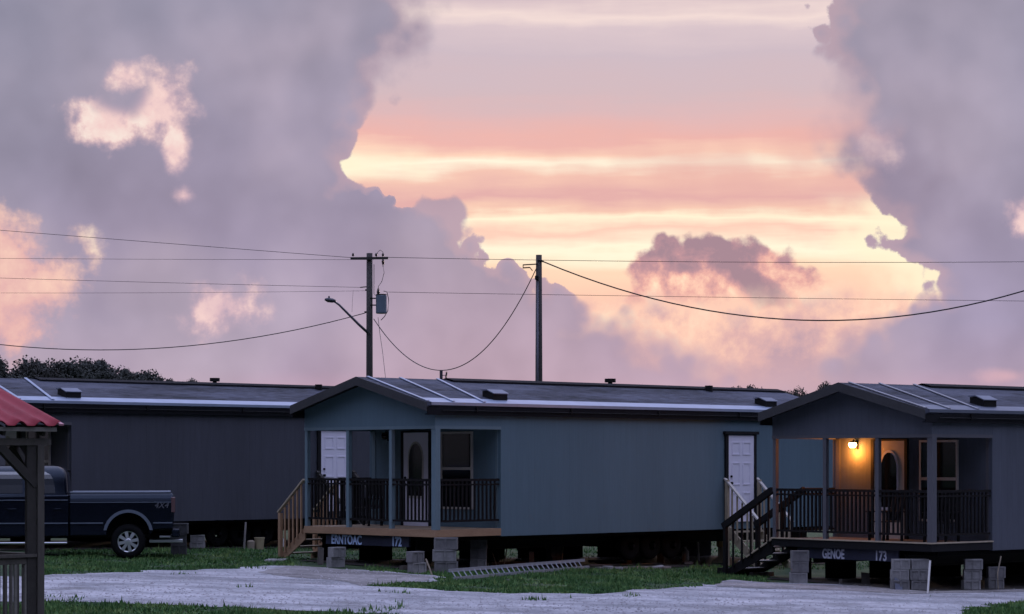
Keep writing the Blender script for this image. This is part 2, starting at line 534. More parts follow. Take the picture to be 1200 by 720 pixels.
    cloud = m('MAXIMUM', m('MAXIMUM', mL, mR), ss(Y, 4.15, 4.7))

    # --- the opening: thin high layers lit from behind
    Yo = m('ADD', Y, m('ADD', m('MULTIPLY', m('SUBTRACT', nS, .5), .55), m('MULTIPLY', cA, .30)))
    open_col = ramp(m('DIVIDE', Yo, 5.4), [
        (0.0, (214, 192, 199)), (.04, (240, 218, 214)), (.07, (216, 196, 203)), (.12, (204, 186, 197)), (.20, (209, 184, 191)),
        (.25, (222, 182, 184)), (.30, (236, 180, 174)), (.33, (252, 210, 188)), (.355, (255, 246, 222)), (.385, (243, 196, 180)),
        (.425, (224, 172, 172)), (.455, (246, 202, 182)), (.475, (255, 246, 216)), (.505, (249, 204, 186)), (.54, (255, 247, 220)),
        (.575, (253, 216, 188)), (.64, (250, 202, 180)), (.72, (236, 186, 178)), (.80, (214, 172, 180)), (.92, (206, 168, 180))])
    # thin reddish veils crossing the glow, strongest to the right
    veil = m('MULTIPLY', ss(nM, .47, .62), ss(m('ABSOLUTE', m('SUBTRACT', Y, 1.95)), .75, .1))
    open_col = mixc(m('MULTIPLY', veil, m('MULTIPLY', ss(X, 5.0, 8.0), .6)), open_col, srgb(226, 172, 168))
    hot = m('MAXIMUM', m('MULTIPLY', ss(dR, -.75, -.05), m('MULTIPLY', ss(Y, 2.2, 2.5), ss(Y, 3.75, 3.4))), m('MULTIPLY', ss(dL, -1.2, -.1), ss(m('ABSOLUTE', m('SUBTRACT', Y, 1.92)), .26, .02)))
    open_col = mixc(m('MULTIPLY', hot, .8), open_col, srgb(255, 244, 212))
    # the mauve billow standing inside the opening, textured through and through
    cI = m('SUBTRACT', nI, .5)
    cx = m('DIVIDE', m('SUBTRACT', X, 8.38), 1.32)
    cy = m('DIVIDE', m('SUBTRACT', Y, 3.30), .64)
    rad = m('SQRT', m('ADD', m('MULTIPLY', cx, cx), m('MULTIPLY', cy, cy)))
    din = m('ADD', m('SUBTRACT', 1.0, rad), m('ADD', m('MULTIPLY', cA, .9), m('ADD', m('MULTIPLY', puff, .35), m('MULTIPLY', cB, .35))))
    lx = m('DIVIDE', m('SUBTRACT', X, 9.25), .85); ly = m('DIVIDE', m('SUBTRACT', Y, 3.42), .36)
    dlo = m('ADD', m('SUBTRACT', 1.0, m('SQRT', m('ADD', m('MULTIPLY', lx, lx), m('MULTIPLY', ly, ly)))), m('ADD', m('MULTIPLY', cA, 1.2), m('MULTIPLY', puff, .5)))
    inner = m('MAXIMUM', ss(din, 0.0, .14), m('MULTIPLY', ss(dlo, .0, .4), .8))
    band = ss(m('ABSOLUTE', m('SUBTRACT', din, .26)), .42, .05)          # the dark crest
    crest = m('MULTIPLY', band, ss(m('ADD', Y, m('MULTIPLY', cM, 2.0)), 3.6, 3.0))
    diag = m('ABSOLUTE', m('SUBTRACT', m('SUBTRACT', X, 8.55), m('MULTIPLY', m('SUBTRACT', Y, 3.1), 1.2)))
    diag = m('MULTIPLY', ss(diag, .42, .05), ss(Y, 4.0, 3.5))
    dark = m('MAXIMUM', crest, diag)
    shade = m('ADD', m('MULTIPLY', cI, 3.8), m('MULTIPLY', dark, .70))
    inner_col = ramp(m('ADD', shade, .20, clamp=True), [(0.0, (255, 234, 204)), (.25, (254, 206, 184)), (.48, (230, 172, 166)), (.70, (188, 144, 156)), (1.0, (158, 130, 148))])
    open_col = mixc(inner, open_col, inner_col)
    # lumpy peach billows under it
    bil = m('MULTIPLY', ss(m('ADD', Y, cA), 3.25, 3.65), ss(Y, 4.7, 4.1))
    bil_col = ramp(m('ADD', m('ADD', m('MULTIPLY', cI, 3.0), m('MULTIPLY', m('SUBTRACT', 3.85, Y), .40)), .5, clamp=True), [(0.0, (178, 152, 172)), (.35, (216, 174, 176)), (.65, (248, 202, 184)), (1.0, (255, 228, 202))])
    open_col = mixc(m('MULTIPLY', bil, .9), open_col, bil_col)

    # --- the big lavender clouds
    body = ramp(m('DIVIDE', Yc, 5.4), [(0.0, (155, 150, 171)), (.25, (159, 150, 172)), (.5, (163, 151, 175)), (.7, (168, 156, 183)), (.80, (180, 161, 185)), (.86, (204, 170, 190)), (1.0, (208, 172, 190))])
    body = mixc(ss(m('ADD', nL, m('MULTIPLY', cM, .6)), .40, .66, 0, .6), body, srgb(184, 168, 182))
    body = mixc(ss(m('ADD', X, m('MULTIPLY', Y, .8)), 4.0, .0, 0, .6), body, srgb(146, 146, 168))
    body = mixc(ss(m('SUBTRACT', X, m('MULTIPLY', Y, .5)), 9.6, 12.2, 0, .55), body, srgb(146, 145, 168))
    warm = m('MULTIPLY', ss(m('ABSOLUTE', m('SUBTRACT', X, 7.0)), 4.5, 1.0), ss(Y, 2.2, 4.4))
    body = mixc(m('MULTIPLY', warm, .4), body, srgb(206, 168, 182))
    k = m('ADD', .97, m('ADD', m('MULTIPLY', cM, .26), m('ADD', m('MULTIPLY', cA, .24), m('ADD', m('MULTIPLY', puff, .05), m('MULTIPLY', relief, .55)))))
    kc = N('ShaderNodeCombineColor')
    for i in range(3):
        L.new(k, kc.inputs[i])
    body = mixc(1.0, body, kc.outputs[0], 'MULTIPLY')
    # pink glow just inside the rims
    dd = m('MAXIMUM', dL, dR)
    rim = m('MULTIPLY', ss(dd, .45, .0), cloud)
    body = mixc(m('MULTIPLY', rim, .45), body, srgb(210, 172, 178))
    # darker mauve shoulder on the right bank
    sh = m('MULTIPLY', ss(m('ABSOLUTE', m('SUBTRACT', Y, 2.1)), .8, .1), m('MULTIPLY', ss(dR, -.3, .25), ss(dR, 1.3, .4)))
    body = mixc(m('MULTIPLY', sh, .45), body, srgb(146, 130, 150))

    # --- sunlit patches showing through the clouds
    rag = m('ADD', m('MULTIPLY', cA, .9), m('MULTIPLY', cB, .50))

    def hole(cx, cy, rx, ry, amp, lo=0.0, hi=.5):
        a = m('DIVIDE', m('SUBTRACT', X, cx), rx); b = m('DIVIDE', m('SUBTRACT', Y, cy), ry)
        r = m('SQRT', m('ADD', m('MULTIPLY', a, a), m('MULTIPLY', b, b)))
        return ss(m('ADD', m('SUBTRACT', 1.0, r), m('MULTIPLY', rag, amp)), lo, hi)
    holes = None
    notch = hole(1.46, 1.12, .36, .30, 2.0, 0, .7)
    for i, h in enumerate([(1.90, 1.28, .40, .44, 3.6, -.05, .9), (1.32, 1.47, .40, .30, 3.8, -.05, .85), (2.08, 1.74, .17, .36, 2.6, -.1, .8),
                           (1.54, .95, .34, .22, 3.2, .2, 1.2), (2.18, 2.31, .20, .17, 2.2, .1, 1.0), (2.58, 3.60, .50, .36, 3.0, -.15, .65),
                           (11.97, 2.60, .30, .32, 3.0, .05, .8), (10.25, 1.70, .35, .35, 3.0, .2, 1.3)]):
        hv = hole(*h)
        if i < 2:
            hv = m('MULTIPLY', hv, m('SUBTRACT', 1.0, m('MULTIPLY', notch, .9)))
        if i == 7:
            hv = m('MULTIPLY', hv, .5)
        holes = hv if holes is None else m('MAXIMUM', holes, hv)
    hcol = ramp(m('ADD', m('MULTIPLY', rag, 2.2), m('MULTIPLY', holes, .6), clamp=True), [(0.0, (200, 172, 188)), (.4, (226, 190, 196)), (.75, (250, 214, 208)), (1.0, (255, 236, 224))])
    body = mixc(m('MULTIPLY', holes, .92), body, hcol)
    glow = hole(-.25, 3.28, 1.25, 1.08, 2.2, -.05, .45)
    gcol = ramp(m('ADD', m('MULTIPLY', rag, 2.4), m('ADD', .25, m('MULTIPLY', m('SUBTRACT', 3.6, Y), .30)), clamp=True), [(0.0, (204, 164, 178)), (.35, (236, 184, 178)), (.75, (254, 210, 190)), (1.0, (255, 228, 206))])
    body = mixc(m('MULTIPLY', glow, .92), body, gcol)
    low = hole(11.7, 4.42, .45, .13, 1.6, 0, .9)
    body = mixc(m('MULTIPLY', low, .55), body, srgb(232, 184, 190))

    sky = mixc(cloud, open_col, body)

    # --- the rest of the dome: brighter lavender overhead, dim blue in the east
    up = ss(el, R(13), R(45))
    west = ss(dy, -.6, .8)
    lowc = mixc(west, (0.005, 0.008, 0.015, 1), (0.40, 0.37, 0.47, 1))
    zen = mixc(ss(dz, .12, .98), lowc, (1.22, 1.34, 2.06, 1))
    zen = mixc(ss(nL, .35, .65, 0, .4), zen, (0.6, 0.6, 0.62, 1), 'MULTIPLY')
    east = ss(dy, .75, .2)
    sky = mixc(m('MAXIMUM', up, east), sky, zen)
    # below the horizon
    sky = mixc(ss(dz, 0.0, -.06), sky, (0.012, 0.014, 0.014, 1))

    bg = N('ShaderNodeBackground'); L.new(sky, bg.inputs[0]); bg.inputs[1].default_value = 1.0
    nis = N('ShaderNodeTexSky', sky_type='NISHITA')
    nis.sun_disc = False
    nis.sun_elevation = SUN_EL
    nis.sun_rotation = SUN_AZ
    bg2 = N('ShaderNodeBackground'); L.new(nis.outputs[0], bg2.inputs[0])
    gap = m('MULTIPLY', m('SUBTRACT', 1.0, cloud), .0015)
    L.new(gap, bg2.inputs[1])
    ad = N('ShaderNodeAddShader'); L.new(bg.outputs[0], ad.inputs[0]); L.new(bg2.outputs[0], ad.inputs[1])
    out = N('ShaderNodeOutputWorld'); L.new(ad.outputs[0], out.inputs[0])


build_world()
sd = bpy.data.lights.new('sun', 'SUN')
sd.energy = 0.35
sd.angle = R(9)
sd.color = (1.0, 0.72, 0.55)
so = bpy.data.objects.new('sun', sd)
COL.objects.link(so)
sdir = Vector((math.sin(SUN_AZ) * math.cos(SUN_EL), math.cos(SUN_AZ) * math.cos(SUN_EL), math.sin(SUN_EL)))
so.rotation_euler = sdir.to_track_quat('Z', 'Y').to_euler()

S.view_settings.view_transform = 'Standard'
S.view_settings.look = 'None'
S.view_settings.exposure = 0.0
S.view_settings.gamma = 1.0
S.cycles.use_denoising = True
S.cycles.max_bounces = 5
S.cycles.use_adaptive_sampling = True
S.cycles.adaptive_threshold = 0.02
S.cycles.adaptive_min_samples = 12

# ---------------------------------------------------------------- ground
def struct(o):
    o['kind'] = 'structure'
    return o


def sheet(poly, name, material, lift, jitter=.12, step=.35):
    """flat irregular patch that follows the ground"""
    import bmesh
    pts = []
    n = len(poly)
    for i in range(n):
        a, b = poly[i], poly[(i + 1) % n]
        k = max(1, int((b - a).length / step))
        for j in range(k):
            p = a.lerp(b, j / k)
            p = p + Vector((random.uniform(-1, 1), random.uniform(-1, 1), 0)) * jitter
            p = p + Vector((mnoise.noise(p * .9), mnoise.noise(p * .9 + Vector((9, 3, 1))), 0)) * jitter * 2.5
            pts.append(p)
    bm = bmesh.new()
    vs = [bm.verts.new((p.x, p.y, gz(p.x) + lift)) for p in pts]
    f = bm.faces.new(vs)
    bmesh.ops.triangulate(bm, faces=[f])
    bmesh.ops.recalc_face_normals(bm, faces=bm.faces)
    if sum(f.normal.z for f in bm.faces) < 0:
        bmesh.ops.reverse_faces(bm, faces=bm.faces)
    me = bpy.data.meshes.new(name); bm.to_mesh(me); bm.free()
    me.materials.append(material)
    o = bpy.data.objects.new(name, me); COL.objects.link(o)
    struct(o)
    return [(p.x, p.y) for p in pts]


g = MB()
xs = [-900, -200, -60, -16] + [-16 + 2 * i for i in range(1, 15)] + [14, 60, 200, 900]
ys = [-60, 0, 20, 40, 60, 100, 200, 500, 1500, 3500]
for y in ys:
    for x in xs:
        g.v.append((x, y, gz(x)))
nx = len(xs)
for j in range(len(ys) - 1):
    for i in range(nx - 1):
        g.f.append((j * nx + i, j * nx + i + 1, (j + 1) * nx + i + 1, (j + 1) * nx + i))
struct(g.build('ground', M['turf'], fix=False))

road_px = [(-300, 681), (55, 675), (150, 671), (250, 668), (330, 663), (400, 667), (470, 672), (522, 676), (500, 682), (440, 687), (480, 690),
           (560, 694), (680, 697), (760, 693), (800, 689), (845, 686), (852, 681), (900, 683), (1000, 686), (1060, 692), (1130, 692), (1200, 690), (1500, 690),
           (1500, 706), (1200, 707), (1160, 711), (1120, 718), (1135, 730), (1500, 745), (1500, 800), (430, 800), (480, 722), (330, 714), (55, 706), (-300, 702)]
road_poly = sheet([at(*p) for p in road_px], 'gravel_road', M['gravel'], .012, jitter=.2)
apron_px = [(322, 667), (350, 664), (400, 668), (470, 673), (515, 677), (500, 681), (450, 686), (425, 688), (400, 682), (340, 677), (300, 672)]
apron_poly = sheet([at(*p) for p in apron_px], 'dirt_apron', M['apron'], .018, jitter=.06)
apron2_poly = sheet([at(*p) for p in [(846, 683), (900, 685), (1000, 687), (1060, 692), (1200, 690), (1400, 690), (1400, 693), (1200, 694), (1060, 697), (990, 693), (900, 691), (840, 688)]], 'dirt_apron', M['apron'], .018, jitter=.06)


def footprint(C, a):
    a = R(a)
    f = lambda u, v: Vector((C[0] + math.sin(a) * u - math.cos(a) * v, C[1] + math.cos(a) * u + math.sin(a) * v, 0))
    pts = []
    for (u, v) in ((-.25, -.15), (15.2, -.1), (15.2, 4.6), (-.25, 4.9)):
        pts.append(f(u, v))
    return pts


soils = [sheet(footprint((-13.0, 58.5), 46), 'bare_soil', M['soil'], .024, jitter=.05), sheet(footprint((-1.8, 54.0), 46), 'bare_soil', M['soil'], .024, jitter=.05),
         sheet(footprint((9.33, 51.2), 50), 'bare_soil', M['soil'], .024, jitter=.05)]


def inside(x, y, poly):
    """vectorised point in polygon"""
    c = np.zeros(len(x), bool)
    n = len(poly)
    for i in range(n):
        x1, y1 = poly[i]; x2, y2 = poly[(i + 1) % n]
        if y1 == y2:
            continue
        k = ((y1 > y) != (y2 > y)) & (x < (x2 - x1) * (y - y1) / (y2 - y1) + x1)
        c ^= k
    return c


rng = np.random.default_rng(3)


def grass_field():
    xs_, ys_ = [], []
    for (px0, px1, py0, py1, n) in ((40, 345, 640, 690, 26000), (430, 870, 655, 705, 42000), (-20, 500, 698, 735, 16000), (1090, 1230, 700, 735, 7000),
                                    (340, 900, 632, 660, 7000), (840, 900, 655, 688, 2500), (860, 1230, 640, 668, 4000)):
        a = at(px0, py1); b = at(px1, py1); c = at(px0, py0); d = at(px1, py0)
        t = rng.random(n); s = rng.random(n)
        # even over the projected patch
        py = py0 + (py1 - py0) * s
        px = px0 + (px1 - px0) * t
        Yv = 2700 * CZ / (py - 540)
        for _ in range(8):
            Xv = (px - 600) / 2700 * Yv
            zz = -0.028 * (np.clip(Xv, -16, 14) + 1.8)
            Yv = 2700 * (CZ - zz) / (py - 540)
        Xv = (px - 600) / 2700 * Yv
        xs_.append(Xv); ys_.append(Yv)
    x = np.concatenate(xs_); y = np.concatenate(ys_)
    x += rng.normal(0, .06, len(x)); y += rng.normal(0, .15, len(y))
    bare = inside(x, y, road_poly)
    keep = ~bare
    # stray tufts over the gravel edge
    clump = np.array([mnoise.noise(Vector((a * 1.1, b * .6, 0))) for a, b in zip(x, y)])
    fine = np.array([mnoise.noise(Vector((a * .35, b * .35, 5))) for a, b in zip(x, y)])
    keep |= bare & (clump > .22) & (fine > .22) & (rng.random(len(x)) < .25)
    so_ = inside(x, y, soils[0]) | inside(x, y, soils[1]) | inside(x, y, soils[2])
    keep &= ~so_ | (rng.random(len(x)) < .05)
    keep &= ~(inside(x, y, apron_poly) | inside(x, y, apron2_poly)) | (rng.random(len(x)) < .03)
    keep &= (clump > -.38) | (rng.random(len(x)) < .25)
    x, y, clump = x[keep], y[keep], clump[keep]
    n = len(x)
    h = rng.uniform(.03, .08, n) * (1 + 1.3 * np.clip(clump, -.4, 1)) * np.where(rng.random(n) < .03, 2.0, 1.0)
    w = rng.uniform(.012, .030, n)
    a = rng.uniform(0, math.pi, n)
    lx = rng.normal(0, .03, n); ly = rng.normal(0, .03, n)
    z = -0.028 * (np.clip(x, -16, 14) + 1.8)
    v = np.empty((n * 3, 3))
    v[0::3] = np.stack([x - w * np.cos(a), y - w * np.sin(a), z - .01], 1)
    v[1::3] = np.stack([x + w * np.cos(a), y + w * np.sin(a), z - .01], 1)
    v[2::3] = np.stack([x + lx, y + ly, z + h], 1)
    me = bpy.data.meshes.new('grass')
    me.from_pydata(v.tolist(), [], [(3 * i, 3 * i + 1, 3 * i + 2) for i in range(n)])
    me.materials.append(M['grass'])
    o = bpy.data.objects.new('grass', me); COL.objects.link(o)
    o['kind'] = 'stuff'
    tag(o, 'short green grass around the homes and beside the gravel road', 'grass')


grass_field()


def stones():
    mb = MB()
    n = 0
    px = rng.uniform(-20, 1220, 9000); py = rng.uniform(660, 735, 9000)
    P_ = [at(a, b) for a, b in zip(px, py)]
    ok = inside(np.array([p.x for p in P_]), np.array([p.y for p in P_]), road_poly)
    for p, k in zip(P_, ok):
        if not k:
            continue
        r = random.uniform(.008, .026) * (1.6 if random.random() < .05 else 1)
        vs = []
        for q in ((1, 0, 0), (0, 1, 0), (-1, 0, 0), (0, -1, 0), (0, 0, .8), (0, 0, -.4)):
            j = random.uniform(.7, 1.3) * r
            vs.append((p.x + q[0] * j, p.y + q[1] * j, p.z + .014 + q[2] * j))
        mb.add(vs, [(0, 1, 4), (1, 2, 4), (2, 3, 4), (3, 0, 4), (1, 0, 5), (2, 1, 5), (3, 2, 5), (0, 3, 5)])
    o = mb.build('gravel', M['stone'], fix=False)
    o['kind'] = 'stuff'
    tag(o, 'loose pale stones scattered over the gravel road', 'gravel')


stones()

# ---------------------------------------------------------------- mobile home
W, LEN, P = 4.86, 15.3, 2.13
ZB, ZD, ZBEAM, ZW = 0.78, 0.97, 3.35, 3.72
V0, V1, VR = -0.10, W + 0.10, W / 2
ZE, ZR = 3.97, 4.62
SL = (ZR - ZE) / (VR - V0)


def rz_(v):
    return ZE + SL * (v - V0) if v <= VR else ZE + SL * (V1 - v)


def text_mesh(cu, name):
    t = bpy.data.objects.new(name, cu)
    COL.objects.link(t)
    dg = bpy.context.evaluated_depsgraph_get()
    dg.update()
    me = bpy.data.meshes.new_from_object(t.evaluated_get(dg))
    me.name = name
    bpy.data.objects.remove(t)
    bpy.data.curves.remove(cu)
    o = bpy.data.objects.new(name, me)
    COL.objects.link(o)
    return o


def text_part(txt, size, name, material, parent, loc, squeeze=1.0):
    cu = bpy.data.curves.new(name, 'FONT')
    cu.body = txt
    cu.size = size
    cu.extrude = .003
    cu.offset = .008
    cu.align_x = 'LEFT'
    cu.materials.append(material)
    o = text_mesh(cu, name)
    mtx = Matrix(((0, 0, -1, loc[0]), (-squeeze, 0, 0, loc[1]), (0, 1, 0, loc[2]), (0, 0, 0, 1)))
    o.parent = parent
    o.matrix_local = mtx
    return o


def mobile_home(C, a, zoff, label, sid, trim, strip, strap, deck_fascia, texts, letters, lamp=False):
    root = empty('mobile_home', (C[0], C[1], zoff), R(90 - a), label, 'mobile home', 'mobile homes in a row')
    # ---- walls
    w = MB()
    w.box(P, LEN, 0, .10, ZB, ZW)                              # long wall towards the road
    w.box(0, P, 0.004, .10, ZBEAM, ZW)                         # header over the side opening
    w.box(0, LEN, W - .10, W, ZB if False else ZBEAM, ZW)      # far header
    w.box(P, LEN, W - .10, W, ZB, ZBEAM)
    w.box(LEN - .10, LEN, .10, W - .10, ZB, ZW)
    w.box(P, P + .10, .10, W - .10, ZB, ZW)                    # back wall of the porch
    gab = [(0, 0, ZBEAM), (0, W, ZBEAM), (0, W, rz_(W) - .1), (0, VR, ZR - .1), (0, 0, rz_(0) - .1)]
    w.prism([(x - .002, y, z) for x, y, z in gab], (.10, 0, 0))
    gab2 = [(LEN - .1, .1, ZW), (LEN - .1, W - .1, ZW), (LEN - .1, W - .1, rz_(W) - .1), (LEN - .1, VR, ZR - .1), (LEN - .1, .1, rz_(.1) - .1)]
    w.prism(gab2, (.1, 0, 0))
    w.build('wall', M[sid], root)
    c = MB(); c.box(.10, P, .10, W - .10, ZBEAM + .03, ZBEAM + .06); c.build('porch_ceiling', M['soffit'], root)
    # trim boards: corner boards and beam bands
    t = MB()
    t.box(P - .012, P + .11, -.012, -.001, ZB, ZW - .04) if False else None
    t.box(P - .014, P - .001, W - .24, W - .10, ZD, ZBEAM)
    t.box(P - .014, P - .001, .10, .18, ZD, ZBEAM)
    t.box(-.016, -.004, -.004, W + .004, ZBEAM - .004, ZBEAM + .07)
    t.box(-.004, P, -.012, .002, ZBEAM - .004, ZBEAM + .07)
    t.build('trim_board', M[trim], root)
    # ---- roof
    r = MB()
    U0, U1 = -.35, LEN + .25
    th = .10
    for (va, vb) in ((V0, VR), (VR, V1)):
        za, zb = rz_(va), rz_(vb)
        r.add([(U0, va, za), (U1, va, za), (U1, vb, zb), (U0, vb, zb), (U0, va, za - th), (U1, va, za - th), (U1, vb, zb - th), (U0, vb, zb - th)],
              [(0, 1, 2, 3), (7, 6, 5, 4), (0, 4, 5, 1), (1, 5, 6, 2), (2, 6, 7, 3), (3, 7, 4, 0)])
    ro = r.build('roof', M['shingle'], root)
    rc = MB()
    for s in (1, -1):
        a0 = (2.55, VR, ZR + .045); a1 = (LEN + .2, VR, ZR + .045)
        b0 = (2.55, VR - s * .28, ZR - SL * .28 + .05); b1 = (LEN + .2, VR - s * .28, ZR - SL * .28 + .05)
        rc.add([a0, a1, b1, b0, (b0[0], b0[1], b0[2] - .06), (b1[0], b1[1], b1[2] - .06)], [(0, 1, 2, 3), (3, 2, 5, 4)])
    rc.build('ridge_cap', M['fascia'], ro, fix=False)
    # metal apron along the eave and the cross strips
    ap = MB()
    va, vb = V0 - .015, V0 + .42
    ap.add([(-.22, va, rz_(V0) - SL * .015 + .006), (U1, va, rz_(V0) - SL * .015 + .006), (U1, vb, rz_(vb) + .006), (-.22, vb, rz_(vb) + .006),
            (-.22, va, rz_(V0) - .07), (U1, va, rz_(V0) - .07)], [(0, 1, 2, 3), (4, 5, 1, 0)])
    ap.build('eave_flashing', M[strip], ro, fix=False)
    for (ua, ub) in ((-.03, -.30), (1.02, .52), (2.25, 1.52)):
        s = MB()
        q0 = Vector((ua, VR - .02, rz_(VR - .02) + .014)); q1 = Vector((ub, V0 + .02, rz_(V0 + .02) + .016))
        hw = .045
        s.add([(q0.x - hw, q0.y, q0.z), (q0.x + hw, q0.y, q0.z), (q1.x + hw, q1.y, q1.z), (q1.x - hw, q1.y, q1.z),
               (q0.x - hw, q0.y, q0.z + .02), (q0.x + hw, q0.y, q0.z + .02), (q1.x + hw, q1.y, q1.z + .02), (q1.x - hw, q1.y, q1.z + .02)],
              [(3, 2, 1, 0), (4, 5, 6, 7), (0, 1, 5, 4), (1, 2, 6, 5), (2, 3, 7, 6), (3, 0, 4, 7)])
        s.build('metal_strip', M[strap], ro)
    # box vents
    for (u, v) in ((2.12, .42), (12.35, .42)):
        b = MB()
        z0 = rz_(v) - .02
        prof = [(v - .18, z0 - .08), (v + .22, z0 + .03), (v + .22, z0 + .21), (v + .05, z0 + .215), (v - .18, z0 + .13)]
        b.prism([(u, y, z) for y, z in prof], (.46, 0, 0))
        bo = b.build('roof_vent', M['black_metal'], ro)
        l = MB()
        l.prism([(u - .03, v - .21, z0 + .125), (u - .03, v + .04, z0 + .225), (u - .03, v + .25, z0 + .22), (u - .03, v + .25, z0 + .24), (u - .03, v + .04, z0 + .245), (u - .03, v - .21, z0 + .145)], (.52, 0, 0))
        l.build('lid', M['metal_dull'], bo)
    p = MB(); p.tube([(8.66, VR + .15, ZR - .05), (8.66, VR + .15, ZR + .10)], .06); p.tube([(8.66, VR + .15, ZR + .08), (8.66, VR + .15, ZR + .18)], .15, 10)
    p.build('vent_pipe', M['black_metal'], ro)
    p = MB(); p.tube([(12.1, VR - .35, ZR - .2), (12.1, VR - .35, ZR + .06)], .11, 10); p.build('vent_pipe', M['black_metal'], ro)
    # fascia, soffit, rake
    f = MB()
    f.box(U0 + .03, U1 - .02, V0, V0 + .03, ZE - .30, ZE - .075)
    f.box(U0 + .03, U1 - .02, V1 - .03, V1, ZE - .30, ZE - th)
    f.box(U0 + .03, U1 - .02, V0 + .03, -.004, ZE - .295, ZE - .27)
    f.build('fascia', M['fascia'], root)
    k = MB()
    for i in range(5):
        u = 1.2 + i * 3.2
        k.box(u, u + .04, V0 - .05, V0 - .001, ZE - .22, ZE - .09)
    k.tube([(0.1, V0 - .03, ZE - .19), (LEN - .2, V0 - .03, ZE - .19)], .014, 6)
    k.build('gutter_bracket', M['black_metal'], root)
    rk = MB()
    for s in (0, 1):
        va, vb = (V0 - .01, VR) if s == 0 else (V1 + .01, VR)
        za = ZE - .004; zb = ZR + .004
        rk.prism([(U0 - .03, va, za), (U0 - .03, vb, zb), (U0 - .03, vb, zb - .21), (U0 - .03, va, za - .21)], (.028, 0, 0))
    rk.build('rake_board', M['rake'], root)
    rs = MB()
    for (va, vb) in ((V0, VR), (VR, V1)):
        rs.add([(U0, va, rz_(va) - .13), (-.004, va, rz_(va) - .13), (-.004, vb, rz_(vb) - .13), (U0, vb, rz_(vb) - .13),
                (U0, va, rz_(va) - .11), (-.004, va, rz_(va) - .11), (-.004, vb, rz_(vb) - .11), (U0, vb, rz_(vb) - .11)],
               [(3, 2, 1, 0), (4, 5, 6, 7), (0, 1, 5, 4), (1, 2, 6, 5), (2, 3, 7, 6), (3, 0, 4, 7)])
    rs.build('soffit', M['soffit'], root)
    # ---- porch
    d = MB(); d.box(.03, P, .03, W - .03, ZD - .06, ZD)
    d.build('deck', M['old_wood'] if lamp else M['pine_deck'], root)  # lamp home's floor coloured darker to hold back the lamplight
    d = MB()
    d.box(-.01, .03, -.01, W + .01, ZD - .17, ZD + .002)
    d.box(.03, P, -.01, .03, ZD - .17, ZD + .002)
    d.box(.03, P, W - .03, W + .01, ZD - .17, ZD + .002)
    d.build('deck_skirt', M[deck_fascia], root)
    if deck_fascia != 'pine':
        d = MB(); d.box(-.04, .03, -.04, W + .02, ZD + .004, ZD + .035); d.box(.03, P, -.04, .03, ZD + .004, ZD + .035)
        d.build('deck_edge', M['pine_pale'], root)
    for v in (.06, 1.6, 3.2, W - .06):
        hw = .075 if v < 1 else .05
        q = MB(); q.box(.0, 2 * hw, v - hw, v + hw, ZD, ZBEAM)
        q.build('porch_post', M[trim], root)
    rails = [((.05, .10), (.05, 1.55)), ((.05, 1.65), (.05, 3.15)), ((.05, 3.25), (.05, W - .11)), ((.13, .06), (P - .02, .06)), ((1.05, W - .06), (P - .02, W - .06))]
    for (p0, p1) in rails:
        q = MB()
        a3 = Vector((*p0, 0)); b3 = Vector((*p1, 0))
        for z, hh in ((ZD + 1.17, .06), (ZD + .20, .05), (ZD + 1.06, .04)):
            q.bar(a3 + Vector((0, 0, z)), b3 + Vector((0, 0, z)), .06 if z > 2 else .04, hh)
        n = int((b3 - a3).length / .125)
        for i in range(1, n):
            c = a3.lerp(b3, i / n)
            q.box(c.x - .019, c.x + .019, c.y - .019, c.y + .019, ZD + .2, ZD + 1.15)
        q.build('railing', M['dark_wood'], root)
    # front door
    dr = MB(); dr.box(P - .045, P - .001, 2.56, 3.50, ZD, 3.30)
    do = dr.build('front_door', M['cream_trim'] if lamp else M['white_paint'], root)
    fr = MB()
    fr.box(P - .06, P - .001, 2.47, 2.555, ZD, 3.34); fr.box(P - .06, P - .001, 3.505, 3.59, ZD, 3.34); fr.box(P - .06, P - .001, 2.555, 3.505, 3.305, 3.34)
    fr.build('door_frame', M['black_trim'], do)
    # arched light
    ov = [];  ring = []
    cy_, cz_ = 3.03, 2.62
    for i in range(25):
        t = math.pi * i / 24
        ov.append((cy_ + .24 * math.cos(t), cz_ + .40 * math.sin(t)))
        ring.append((cy_ + .29 * math.cos(t), cz_ + .46 * math.sin(t)))
    ov += [(cy_ - .24, 1.72), (cy_ + .24, 1.72)]; ring += [(cy_ - .29, 1.66), (cy_ + .29, 1.66)]
    q = MB(); q.prism([(P - .058, y, z) for y, z in ring], (.012, 0, 0)); q.build('glass_surround', M['cream_trim'] if not lamp else M['white_paint'], do)
    q = MB(); q.prism([(P - .066, y, z) for y, z in ov], (.007, 0, 0)); q.build('arched_glass', M['glass'], do)
    q = MB(); q.tube([(P - .10, 3.42, 2.0), (P - .045, 3.42, 2.0)], .035, 10); q.build('door_handle', M['black_metal'], do)
    q = MB(); q.tube([(P - .08, 3.42, 2.17), (P - .045, 3.42, 2.17)], .03, 10); q.build('lock', M['black_metal'], do)
    # window
    q = MB()
    wy0, wy1, wz0, wz1 = 1.02, 2.06, 1.46, 3.26
    q.box(P - .05, P - .001, wy0 - .05, wy0, wz0 - .05, wz1 + .05); q.box(P - .05, P - .001, wy1, wy1 + .05, wz0 - .05, wz1 + .05)
    q.box(P - .05, P - .001, wy0, wy1, wz0 - .05, wz0); q.box(P - .05, P - .001, wy0, wy1, wz1, wz1 + .05); q.box(P - .048, P - .003, wy0, wy1, 2.37, 2.44)
    wo = q.build('window', M['cream_trim'], root)
